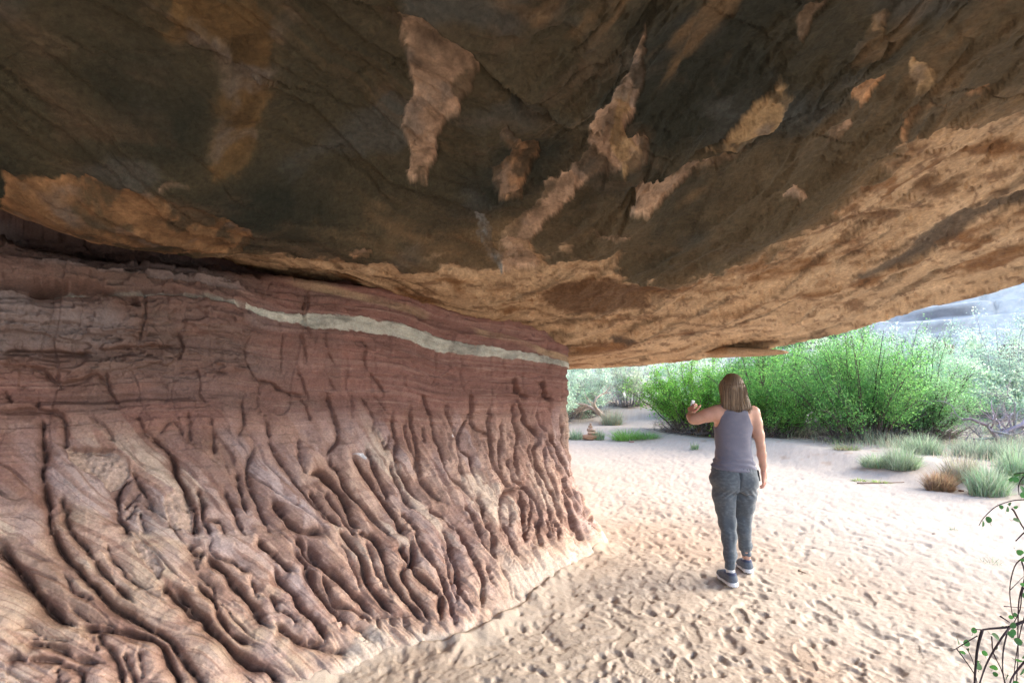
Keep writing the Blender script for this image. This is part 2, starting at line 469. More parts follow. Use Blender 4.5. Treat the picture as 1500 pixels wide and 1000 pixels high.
    def xy(k, pts): return np.array([hit_ceiling(a, b) for a, b in zm(k, pts)])
    warp = lambda a, s: a * fbm(x * 7, y * 7, seed=s, octv=4)
    X = x + warp(.11, 51); Y = y + warp(.11, 57)
    pts = xy(0, TAN_REGION)
    d = seg_dist(X, Y, pts, True)
    behind = (y < 1.0)
    d = np.where(behind, 0.4 * noise(x, y, seed=2) + .3, d)
    d = d + 0.22 * fbm(x * 3, y * 3, z * 14, seed=61, octv=5, gain=.6) + .10 * strea
    m = sstep(.03, -.03, d)
    halo = sstep(.35, .0, d) * (1 - m) * sstep(-.25, .4, fbm(pa * 10, qa * 3, seed=33, octv=4))
    z = z + 0.015 * sstep(.03, -.02, d)                  # the skin is a thin crust over the tan rock
    col = dark * (1 - m[..., None]) + tan * m[..., None]
    col = mixc(col, (.22, .145, .075), halo * .65)
    fine = fbm(pa * 40, qa * 7, seed=34, octv=4, gain=.6); col = col * (1 - .45 * sstep(.12, .4, fine) * m + .18 * sstep(.1, .4, -fine) * m)[..., None]
    # skin edge paler
    col = mixc(col, (.42, .30, .19), np.exp(-(d / .03) ** 2) * .35)
    for k, c, dep, outl in PATCH:
        p = xy(k, outl)
        w = .05 if dep > .005 else .07
        bb = (x > p[:, 0].min() - .3) & (x < p[:, 0].max() + .3) & (y > p[:, 1].min() - .3) & (y < p[:, 1].max() + .3)
        xs, ys = x[bb], y[bb]
        dd = seg_dist(xs + w * fbm(xs * 7, ys * 7, seed=71, octv=6, gain=.62), ys + w * fbm(xs * 7, ys * 7, seed=77, octv=6, gain=.62), p, True) + .02 * strea[bb]
        soft = .007 if dep > .005 or dep < 0 else .06
        mk = sstep(soft, -soft, dd)
        var = 1 + .45 * fbm(xs * 12, ys * 12, seed=81, octv=4) - .5 * np.clip(strea[bb], -.5, .5) + .6 * np.exp(-(dd / .018) ** 2)
        cc = np.asarray(c, dtype=np.float32)[None] * var[:, None]
        cc = cc * (1 - .45 * sstep(.0, .5, fbm(xs * 5, ys * 5, seed=83, octv=4)))[:, None]
        cc = mixc(cc, (.17, .15, .13), sstep(.1, .5, fbm(xs * 7 + 3, ys * 7, seed=85, octv=4)) * .6)
        mk0 = mk.copy(); mk = mk * (1 - .75 * sstep(.12, .32, fbm(xs * 5 + ys * 2, ys * 5 - xs * 2, seed=86, octv=5, gain=.6) + .25 * np.exp(-(dd / .05) ** 2)))
        col[bb] = col[bb] * (1 - mk[:, None] * .92) + cc * mk[:, None] * .92
        zz = z[bb]
        zz = zz + dep * mk0 + (0.003 * fbm(xs * 12, ys * 12, seed=84, octv=4)) * mk0
        z[bb] = zz
    for c, outl in DARK_IN:
        p = xy(0, outl)
        bb = (x > p[:, 0].min() - .5) & (x < p[:, 0].max() + .5) & (y > p[:, 1].min() - .5) & (y < p[:, 1].max() + .5)
        xs, ys = x[bb], y[bb]
        dd = seg_dist(xs + .12 * fbm(xs * 5, ys * 5, z[bb] * 20, seed=91, octv=4), ys + .12 * fbm(xs * 5, ys * 5, seed=97, octv=4), p, True) + .05 * strea2[bb]
        mk = sstep(.03, -.05, dd) * .85
        col[bb] = col[bb] * (1 - mk[:, None]) + np.asarray(c, dtype=np.float32) * mk[:, None]
        z[bb] += .008 * mk
    for k, dep, w, line in CRACKS:
        p = xy(k, line)
        bb = (x > p[:, 0].min() - .2) & (x < p[:, 0].max() + .2) & (y > p[:, 1].min() - .2) & (y < p[:, 1].max() + .2)
        xs, ys = x[bb], y[bb]
        dd = seg_dist(xs + .02 * fbm(xs * 14, ys * 14, seed=101, octv=3), ys + .02 * fbm(xs * 14, ys * 14, seed=107, octv=3), p)
        z[bb] += dep * np.exp(-(dd / w * 1.9) ** 2)
        # the rock on one side of the joint hangs lower
        e0 = p[-1] - p[0]; sd_ = np.sign((xs - p[0, 0]) * e0[1] - (ys - p[0, 1]) * e0[0])
        z[bb] -= dep * 1.0 * np.exp(-dd / .22) * (sd_ > 0)
    # natural joint lines
    jn = np.abs(fbm(wx * .9 + .6 * wy, wy * 1.4 - .4 * wx, seed=111, octv=4)); jm = sstep(.02, 0, jn) * sstep(0, .25, noise(x * 1.7, y * 1.7, seed=113))
    z = z + .02 * jm
    dust = sstep(.25, .6, fbm(x * 14, y * 14, z * 60, seed=121, octv=3))
    col = col * (1 + .25 * dust[..., None])
    # ---- outer cliff face above the lip, then the top of the rock
    nth = len(th); dirx, diry = np.sin(th), np.cos(th)
    ox = []; oy = []; oz = []
    zl = z[:, -1]
    for k, (dr, dz) in enumerate([(.03, .02), (.07, .07), (.13, .18), (.2, .4), (.25, .8), (.42, 1.3), (.4, 1.9), (.7, 2.6), (.9, 3.4), (.6, 4.2)]):
        q = .05 * noise(th * 25, th * 0 + k * 1.3, seed=131) * min(1, k / 3)
        ox.append((R + dr + q) * dirx); oy.append((R + dr + q) * diry); oz.append(zl + dz)
    for f, dz in [(.8, 4.8), (.5, 5.2), (.2, 5.3), (.01, 5.3)]:
        ox.append(R * f * dirx); oy.append(R * f * diry); oz.append(np.full(nth, 2.3 + dz))
    xa = np.concatenate([x, np.stack(ox, 1)], 1); ya = np.concatenate([y, np.stack(oy, 1)], 1); za = np.concatenate([z, np.stack(oz, 1)], 1)
    ext = np.broadcast_to(np.array([.40, .27, .17], dtype=np.float32), (nth, len(ox), 3))
    ca = np.concatenate([col, ext], 1)
    nj = xa.shape[1]
    V = np.stack([xa, ya, za], -1).reshape(-1, 3)
    F = grid_faces(nth, nj, wrap=True)
    ob = make_mesh("rock_ceiling", V, F, M_CEIL, None, ca.reshape(-1, 3))
    tag(ob, "overhanging sandstone ceiling, dark patina above and tan along its lip", kind="structure")
    return ob

CEILING = build_ceiling()
# ------------------------------------------------------------------ the eroded wall
T_PTS = [(-4.6, -9.0), (-4.6, -6.0), (-4.5, -3.0), (-4.3, -0.6), (-3.7, 1.35), (-2.6, 2.6), (-1.6, 3.44), (-0.65, 4.235), (0.22, 4.96), (0.50, 5.22), (0.53, 5.45), (0.30, 6.1), (-0.5, 7.3), (-2.2, 8.6), (-4.5, 9.6)]
_TS = catmull(T_PTS, 60)
_L = np.concatenate([[0], np.cumsum(np.hypot(*np.diff(_TS, axis=0).T))])
_LC = _L[9 * 60]                              # arc length at the corner

def wall_cols():
    """arc-length samples, dense where the photograph looks"""
    P = _TS; px = np.where(P[:, 1] > .3, 750 + 750 * P[:, 0] / np.maximum(P[:, 1], .3), -9999)
    k0 = np.where((px > -150) & (_L < _LC))[0][0]; k1 = np.where(_L <= _LC)[0][-1]
    dens = np.interp(np.linspace(px[k0], px[k1], 760), px[k0:k1 + 1], _L[k0:k1 + 1])
    pre = np.linspace(0, dens[0], 50)[:-1]
    post1 = np.linspace(_LC, _LC + .45, 60)[1:]
    post2 = np.linspace(_LC + .45, _L[-1], 50)[1:]
    return np.concatenate([pre, dens, post1, post2])

def flare_amount(s):
    """how far the foot of the wall stands out, s = arc length back from the corner"""
    return np.interp(s, [-5, -1.2, -.5, -.15, 0, .35, .77, 1.27, 1.54, 1.87, 2.08, 2.33, 2.8, 3.4, 4.2, 6, 12], [.3, .35, .38, .40, .40, .50, .64, .82, .90, .94, .90, .84, .86, .86, .8, .6, .5])

def wall_base():
    s = wall_cols()
    tx = np.interp(s, _L, _TS[:, 0]); ty = np.interp(s, _L, _TS[:, 1])
    # smoothed direction
    e = .12
    dx = np.interp(s + e, _L, _TS[:, 0]) - np.interp(s - e, _L, _TS[:, 0]); dy = np.interp(s + e, _L, _TS[:, 1]) - np.interp(s - e, _L, _TS[:, 1])
    l = np.hypot(dx, dy); nx, ny = dy / l, -dx / l        # to the right of travel: out of the rock
    ks = np.ones(31) / 31
    # rows: top to bottom
    z = np.concatenate([np.linspace(3.05, 2.45, 12, endpoint=False), np.linspace(2.45, 1.45, 190, endpoint=False), np.linspace(1.45, -0.08, 400)])
    back = _LC - s
    fl = flare_amount(back)
    zf = np.interp(back, [-1, 0, .5, 1.5, 3, 4], [1.15, 1.15, 1.25, 1.4, 1.6, 1.7])
    t = np.clip(1 - np.maximum(z[None], 0) / zf[:, None], 0, 1.0)
    ex = np.interp(back, [-1, 0, .5, 1.5, 3], [2.4, 2.4, 2.0, 1.75, 1.55])
    off = fl[:, None] * t ** ex[:, None]
    # slight lean of the upper wall and a recessed belt under the ceiling at the left
    off = off + .05 * sstep(1.2, 2.4, z)[None] * 0 - .10 * sstep(1.95, 2.35, z)[None] * sstep(1.6, 3.0, back)[:, None]
    off = off - .5 * sstep(2.285, 2.33, z)[None] * sstep(1.7, 2.7, back)[:, None]
    X = tx[:, None] + nx[:, None] * off; Y = ty[:, None] + ny[:, None] * off
    # along-wall drift makes the ribs lean like the surveyed ones
    Z = np.broadcast_to(z, X.shape)
    return s, back, z, np.stack([X, Y, Z], -1), nx, ny

def wz(k, pts):
    ox, oy, s = {1: (0, 580, 5), 2: (0, 780, 4.547), 3: (250, 580, 5), 4: (250, 780, 4.545), 5: (450, 580, 5), 6: (450, 780, 4.545), 7: (650, 580, 5), 8: (650, 760, 5), 9: (0, 350, 2.857), 10: (420, 350, 2.857), 0: (0, 0, 1)}[k]
    return [(ox + x / s, oy + y / s) for x, y in pts]

# crevices of the wall: (view, width px, depth m, line). The rock right/above of a line (in travel) is sharp.
CREV = [
 (1,5,.07,[(300,140),(325,230),(320,330),(340,440),(340,500),(315,580),(340,660),(345,750),(370,830),(370,920),(385,1000)]),
 (2,6,.09,[(370,0),(400,90),(450,180),(520,240),(560,300),(640,370),(700,440),(770,510),(880,560),(960,620),(1120,710),(1200,820),(1260,900),(1330,980)]),
 (1,5,.05,[(455,750),(465,810),(495,860),(490,920),(520,1000)]),
 (2,5,.06,[(480,0),(520,60),(580,120),(640,200),(690,280),(760,350),(830,420),(880,470)]),
 (1,5,.07,[(1090,300),(1180,370),(1240,430),(1280,520),(1290,600),(1360,700),(1400,800),(1430,870),(1420,1000)]),
 (1,5,.06,[(960,620),(900,680),(865,760),(880,850),(870,920),(920,960),(930,1000)]),
 (1,4,.05,[(970,560),(1010,640),(1050,710),(1100,790),(1120,860)]),
 (1,4,.04,[(1030,720),(960,790),(900,850)]), (1,4,.04,[(1000,800),(960,880),(910,940)]), (1,3,.03,[(1020,860),(1040,940),(1060,1000)]),
 (1,4,.02,[(650,130),(700,200),(760,240),(800,290),(830,360)]), (1,4,.03,[(1360,130),(1385,220),(1385,310),(1410,340)]),
 (1,4,.03,[(1330,300),(1250,200),(1170,290)]), (1,4,.03,[(1000,160),(1050,270),(1100,300)]),
 (2,3,.04,[(710,80),(750,190),(810,250),(850,310),(920,360),(970,390)]),
 (2,8,.12,[(0,70),(40,130),(110,220),(180,310),(240,390),(300,460),(370,540),(440,600),(510,640)]),
 (2,7,.10,[(510,640),(660,640),(800,660),(900,680),(1040,720),(1110,800),(1150,900),(1200,980)]),
 (2,3,.03,[(420,280),(460,340),(490,410),(550,430),(620,470)]), (2,3,.03,[(460,500),(530,550),(600,600),(700,610),(800,650)]),
 (2,6,.06,[(660,640),(680,720),(740,790),(780,850),(810,930),(820,1000)]), (2,5,.05,[(830,800),(850,870),(890,950),(900,1000)]), (2,4,.03,[(920,800),(940,880),(950,960)]),
 (2,4,.03,[(90,770),(150,730),(250,710),(330,715),(470,730)]), (2,7,.06,[(150,745),(300,750),(420,790),(520,850),(600,860),(680,880)]),
 (2,7,.06,[(0,870),(100,840),(200,850),(380,860),(420,890),(480,900),(550,940),(555,1000)]), (2,4,.05,[(385,900),(400,950),(390,1000)]),
 (2,3,.02,[(130,650),(200,640),(260,690),(310,710)]), (2,3,.03,[(610,700),(630,760),(660,800)]),
 (2,8,.10,[(1060,380),(1110,385),(1180,440),(1260,520),(1320,560),(1364,590)]),
 (4,8,.11,[(0,370),(80,430),(150,510),(230,580),(260,640),(330,690),(400,760),(480,830),(560,880),(640,900),(700,960)]),
 (4,5,.07,[(170,340),(220,400),(290,450),(310,530),(350,600),(400,660),(470,710),(540,745)]),
 (4,3,.04,[(140,290),(200,300),(250,350),(290,380),(300,450),(370,500),(410,560),(470,610),(520,670),(570,720)]), (4,2,.02,[(150,200),(170,270)]),
 (4,5,.06,[(140,90),(150,150),(220,160)]), (4,7,.10,[(220,160),(290,210),(370,270),(420,340),(480,400),(540,470),(590,530),(610,590),(650,620)]),
 (4,4,.05,[(265,60),(260,120),(300,170),(370,190),(430,200),(480,250),(520,270)]), (4,3,.04,[(545,290),(550,350),(570,410),(600,420)]),
 (4,4,.05,[(640,410),(690,440),(710,500),(750,520),(800,540),(830,580),(820,620)]), (4,6,.07,[(700,610),(780,660),(840,710),(920,740),(1030,740)]),
 (4,6,.08,[(580,40),(620,100),(690,150),(740,200),(790,240),(820,260)]), (4,6,.08,[(690,230),(720,300),(760,350),(820,400),(850,450),(880,500),(930,540),(980,600),(1010,640),(1030,730)]),
 (4,6,.07,[(800,110),(870,150),(910,210),(900,270),(950,340),(980,400),(1030,440),(1070,490),(1136,570)]),
 (4,7,.09,[(820,30),(880,80),(900,130),(960,190),(1030,240),(1100,270),(1136,300)]),
 (6,7,.10,[(0,60),(50,150),(110,220),(190,280),(250,340),(300,400),(370,450),(440,560)]),
 (6,6,.09,[(0,200),(30,290),(60,350),(110,420),(160,480),(200,520),(240,590),(230,630)]),
 (6,6,.07,[(100,260),(130,330),(150,400),(190,470),(260,490),(320,510),(390,560),(400,600)]),
 (6,6,.08,[(0,520),(40,560),(90,600),(110,650)]), (6,4,.04,[(190,490),(250,560),(310,630),(360,640),(385,690),(400,720)]),
 (6,6,.05,[(0,700),(60,740),(110,770),(180,790),(260,780)]),
 (3,4,.03,[(275,170),(305,260),(315,350),(310,450)]), (3,3,.03,[(510,30),(530,150),(515,260)]),
 (3,4,.05,[(670,120),(700,200),(725,320),(750,400),(800,480),(870,570),(930,650),(990,720),(1060,790),(1130,880),(1200,960)]),
 (3,4,.05,[(600,380),(580,470),(560,560),(575,640),(610,730),(640,800),(680,900),(720,980)]), (3,4,.05,[(490,550),(510,660),(530,760),(550,860)]),
 (3,4,.05,[(380,680),(430,760),(470,860),(500,940),(530,1000)]), (3,5,.06,[(110,680),(150,770),(180,870),(190,1000)]),
 (3,5,.06,[(190,690),(230,790),(230,880),(240,930),(280,1000)]), (3,4,.05,[(240,910),(300,920),(360,930),(390,1000)]),
 (3,3,.03,[(620,10),(650,100),(665,120)]), (3,3,.03,[(935,300),(930,400),(950,500),(990,590)]),
 (3,8,.08,[(740,760),(780,800),(830,880),(900,960),(980,990),(1070,990)]), (3,8,.07,[(1020,580),(1070,560),(1130,580),(1160,620),(1230,690),(1250,720)]),
 (5,8,.09,[(20,570),(70,555),(120,575),(160,620),(220,680),(270,740),(300,840),(330,920),(400,970)]), (5,5,.06,[(130,690),(180,770),(240,860),(290,930),(340,1000)]),
 (3,5,.07,[(1020,690),(1080,780),(1130,840),(1180,900),(1250,960)]), (5,5,.05,[(150,20),(190,130),(225,250),(220,330),(130,440)]), (3,4,.03,[(940,20),(980,80),(1010,190)]),
 (5,3,.02,[(310,0),(325,120)]), (5,3,.03,[(395,20),(450,110),(480,150),(490,200),(470,260)]),
 (5,5,.06,[(160,440),(170,500),(220,540),(270,660),(330,740),(400,800),(450,860),(520,930),(590,1000)]),
 (5,6,.08,[(330,430),(400,540),(470,640),(530,740),(590,820),(640,900),(690,980)]), (5,5,.06,[(420,380),(460,450),(490,540),(530,620),(570,700),(580,780)]),
 (5,4,.05,[(545,320),(560,380),(590,340),(585,280)]), (5,5,.06,[(600,480),(640,600),(690,700),(740,790),(800,840)]),
 (5,5,.05,[(610,110),(625,230),(650,330),(640,440),(660,540),(720,640),(780,730),(850,800)]),
 (5,5,.06,[(740,80),(760,200),(790,330),(800,420),(820,520),(830,600),(890,680),(950,740),(1030,780)]),
 (5,4,.05,[(840,0),(870,80),(910,190),(935,300),(980,420),(1000,520),(1050,600),(1130,660),(1190,740),(1250,800)]),
 (5,4,.05,[(715,180),(720,250),(735,340),(790,460),(810,580)]), (5,3,.04,[(840,220),(850,350)]),
 (5,3,.04,[(1000,30),(1015,130),(1050,210),(1090,300),(1100,400),(1110,540),(1130,640)]),
 (5,5,.05,[(1190,0),(1190,120),(1130,240),(1110,320),(1120,400),(1190,440),(1200,540),(1240,650)]),
 (5,5,.06,[(880,820),(960,870),(1000,900),(1050,960),(1100,1000)]), (5,5,.06,[(690,860),(750,920),(800,1000)]),
 (6,7,.09,[(240,0),(300,80),(350,150),(380,230),(400,310),(430,370),(480,420),(520,480),(560,540)]), (6,4,.05,[(380,40),(420,120),(440,200),(470,270),(510,320),(530,380)]),
 (6,6,.08,[(360,0),(430,30),(480,90),(500,160),(530,230),(550,300),(590,360),(640,430),(700,490),(750,570),(790,610)]),
 (6,7,.09,[(620,80),(650,140),(680,200),(690,250)]), (6,6,.09,[(690,40),(710,130),(700,220),(740,290),(800,340),(850,380),(890,420),(890,480),(880,580)]),
 (6,5,.07,[(640,210),(640,300),(680,370),(730,440),(780,510),(800,590)]), (6,5,.07,[(720,20),(760,90),(810,160),(860,230),(900,300),(930,400),(960,500),(990,600)]),
 (6,4,.05,[(880,60),(930,150),(950,240),(960,330),(990,420),(985,470)]), (6,4,.06,[(930,60),(970,160),(1000,240),(1010,330),(1010,400),(1070,470),(1080,520)]),
 (6,5,.07,[(1010,0),(1060,90),(1110,170),(1130,250)]), (6,4,.05,[(200,60),(260,110),(290,190),(330,260),(345,380)]),
 (6,3,.02,[(550,550),(560,620)]), (6,3,.02,[(640,550),(650,640)]), (6,3,.02,[(770,620),(780,680)]), (6,3,.02,[(460,560),(470,650)]), (6,3,.015,[(400,570),(540,560),(700,550)]),
 (7,4,.04,[(10,50),(40,190),(100,260)]), (7,5,.05,[(200,20),(200,200),(290,270),(330,280),(340,440),(380,560),(430,620)]),
 (7,5,.06,[(320,60),(335,300),(345,430),(390,540),(460,640),(530,670)]), (7,4,.05,[(420,180),(410,390),(405,560)]), (7,2,.02,[(460,200),(460,400)]),
 (7,5,.06,[(500,30),(510,180),(540,280),(520,420),(530,540),(550,620)]), (7,5,.06,[(470,430),(480,530),(520,620),(570,650),(640,720),(690,800),(710,900),(700,1000)]),
 (7,5,.06,[(520,20),(570,110),(590,190),(650,250),(690,310)]), (7,5,.06,[(640,330),(620,420),(650,520),(680,600),(720,700),(740,760),(780,860),(800,1000)]),
 (7,6,.08,[(690,330),(655,400),(670,500),(710,580),(760,680),(800,730),(830,830),(850,920)]), (7,4,.05,[(740,310),(770,400),(800,460),(840,560)]),
 (7,5,.07,[(750,270),(810,370),(860,470),(890,560),(940,650),(990,730),(1030,780)]), (7,5,.08,[(870,580),(880,660),(930,740),(970,830),(1000,870)]),
 (7,4,.04,[(860,120),(850,200),(880,260),(890,380)]), (7,4,.05,[(730,330),(740,520),(790,620),(820,720),(850,870),(850,960)]),
 (7,6,.08,[(550,680),(570,760),(590,860),(580,960)]), (7,5,.05,[(420,980),(410,800),(440,700),(530,670),(600,680),(640,760),(640,880),(620,980)]), (7,3,.04,[(490,860),(480,960)]),
 (7,6,.08,[(860,670),(900,800),(930,900),(970,1000)]), (7,5,.07,[(140,800),(200,860),(260,960),(280,1000)]), (7,5,.06,[(240,720),(290,800),(290,890),(350,1000)]),
 (8,5,.07,[(0,90),(40,180),(60,270),(100,370),(110,460),(120,540),(180,620),(190,680)]), (8,5,.08,[(70,40),(130,110),(190,210),(240,300),(270,400),(290,500),(280,640)]),
 (8,5,.06,[(220,0),(280,110),(320,210),(360,280),(380,300)]), (8,6,.08,[(300,10),(350,100),(365,200),(375,290)]), (8,4,.05,[(320,330),(340,420),(370,490)]),
 (8,4,.06,[(400,310),(430,390),(470,450),(490,520),(495,600)]), (8,5,.06,[(510,480),(520,560),(545,610)]), (8,5,.07,[(430,0),(480,110),(520,210),(550,280)]),
 (8,6,.07,[(570,0),(600,80),(590,160)]), (8,7,.08,[(690,0),(690,100),(720,190),(640,170)]), (8,5,.07,[(760,0),(780,110)]), (8,5,.07,[(800,0),(840,80),(830,150)]),
 (8,9,.08,[(910,0),(950,70),(1020,160)]), (8,4,.05,[(0,460),(50,600),(70,700),(85,800)]), (8,3,.02,[(550,330),(600,380)]), (8,3,.03,[(620,180),(650,230)]), (8,3,.04,[(890,210),(950,240),(1000,265)]),
 # upper wall: joints and ledges
 (9,2.5,.03,[(1045,400),(1020,490),(1050,560),(1075,600),(1080,680)]), (9,2,.025,[(1185,390),(1175,480),(1170,580)]), (9,2.5,.03,[(1250,390),(1275,480),(1270,530)]),
 (9,3,.05,[(1285,200),(1290,280),(1265,340),(1285,400)]), (9,2,.02,[(1165,320),(1170,380)]), (9,3,.03,[(820,530),(835,600),(830,650),(855,700)]),
 (9,2,.02,[(545,530),(620,580),(700,630),(680,700)]), (9,4,.04,[(440,560),(460,640),(500,700)]), (9,2.5,.03,[(1240,530),(1270,620),(1290,690)]),
 (9,5,.05,[(1060,600),(1130,600),(1180,640),(1270,660)]), (9,2,.02,[(770,740),(790,800),(800,850)]), (9,3,.03,[(1010,680),(1020,780),(990,830)]), 
 (9,10,.10,[(100,240),(250,228),(420,240),(530,275),(600,305)]), (9,2,.015,[(0,352),(130,350),(280,358),(400,360)]), (9,9,.08,[(0,482),(100,470),(200,478),(390,482)]), (9,7,.06,[(400,465),(460,460),(560,455),(740,450)]),
 (9,8,.06,[(0,530),(160,540),(240,600),(330,600),(400,570),(460,630)]), (9,7,.06,[(0,728),(120,715),(250,740),(280,800)]), (9,4,.04,[(600,240),(602,340),(575,440)]), (9,4,.04,[(740,395),(765,450),(740,515)]),
 (9,5,.05,[(160,680),(160,720)]), (9,4,.05,[(20,640),(50,690)]), (9,4,.05,[(240,570),(260,640)]), (9,5,.05,[(270,780),(280,860),(265,890)]), (9,6,.05,[(290,885),(380,890),(480,890)]),
 (9,3,.03,[(1115,215),(1150,150),(1190,200)]), (9,2,.02,[(890,190),(900,235)]), (9,2,.02,[(780,185),(790,230)]), (9,2,.01,[(1000,560),(860,560)]), (9,2,.01,[(860,712),(640,712)]),
 (10,4,.05,[(85,220),(70,310),(90,400)]), (10,2.5,.03,[(60,410),(80,520)]), (10,2.5,.025,[(150,360),(160,380),(155,440),(200,530)]), (10,1.5,.012,[(430,250),(430,400),(430,540)]),
 (10,2.5,.02,[(350,340),(355,400)]), (10,3.5,.035,[(280,430),(325,440),(320,520),(360,580),(395,630),(390,690)]), (10,2,.02,[(620,460),(615,580),(590,620)]), (10,2,.02,[(725,470),(725,540),(730,620),(760,660)]),
 (10,1.5,.015,[(790,450),(800,560)]), (10,2,.02,[(895,500),(920,640)]), (10,2,.02,[(1020,480),(1030,560)]), (10,3,.03,[(1080,430),(1100,540)]), (10,7,.07,[(950,575),(960,640),(1000,660)]), (10,7,.08,[(1070,590),(1080,660),(1110,670)]),
 (10,2,.02,[(485,570),(490,620)]), (10,2,.02,[(840,450),(850,600),(845,740)]), (10,3,.03,[(35,530),(70,620),(90,690)]), (10,2.5,.025,[(160,560),(200,640)]), (10,3,.04,[(155,640),(190,740),(215,840),(160,910)]), (10,2,.015,[(260,650),(270,760)]),
 (10,2,.015,[(345,640),(430,760),(440,860)]), (10,2,.01,[(940,575),(700,575),(480,570),(200,575),(0,545)]), (10,3,.03,[(1140,500),(1150,700)]), (10,2,.02,[(980,480),(985,620),(1000,700)]), (10,2,.02,[(1060,600),(1040,740),(1090,820)]),
 (10,4,.03,[(110,270),(200,275),(330,300)]), (10,4,.03,[(20,225),(50,235),(90,230)]), (10,3,.03,[(440,300),(490,290),(540,320),(600,340)]),
]
# gaps the survey leaves, filled with lesser creases along the same lean
WHITE_BAND = [(150,437,2),(210,438,3),(280,442,4),(340,450,6),(375,459,8),(400,463,11),(430,467,16),(462,470,23),(545,477,23),(590,485,23),(640,505,22),(700,514,17),(760,521,14),(800,526,12),(830,535,10)]
GRIT = [(1, [(480,405),(840,415),(940,500),(945,600),(880,680),(800,715),(700,600),(600,560),(500,480)]), (2, [(870,90),(960,90),(1080,260),(1050,330),(930,190)]), (1, [(1190,780),(1280,700),(1370,720),(1410,870),(1400,1000),(1230,1000)])]
CHALK = [(5, .006, [(335,425),(390,430),(425,465),(410,475),(370,445)]), (5, .004, [(1045,290),(1060,280),(1070,300),(1050,305)])]

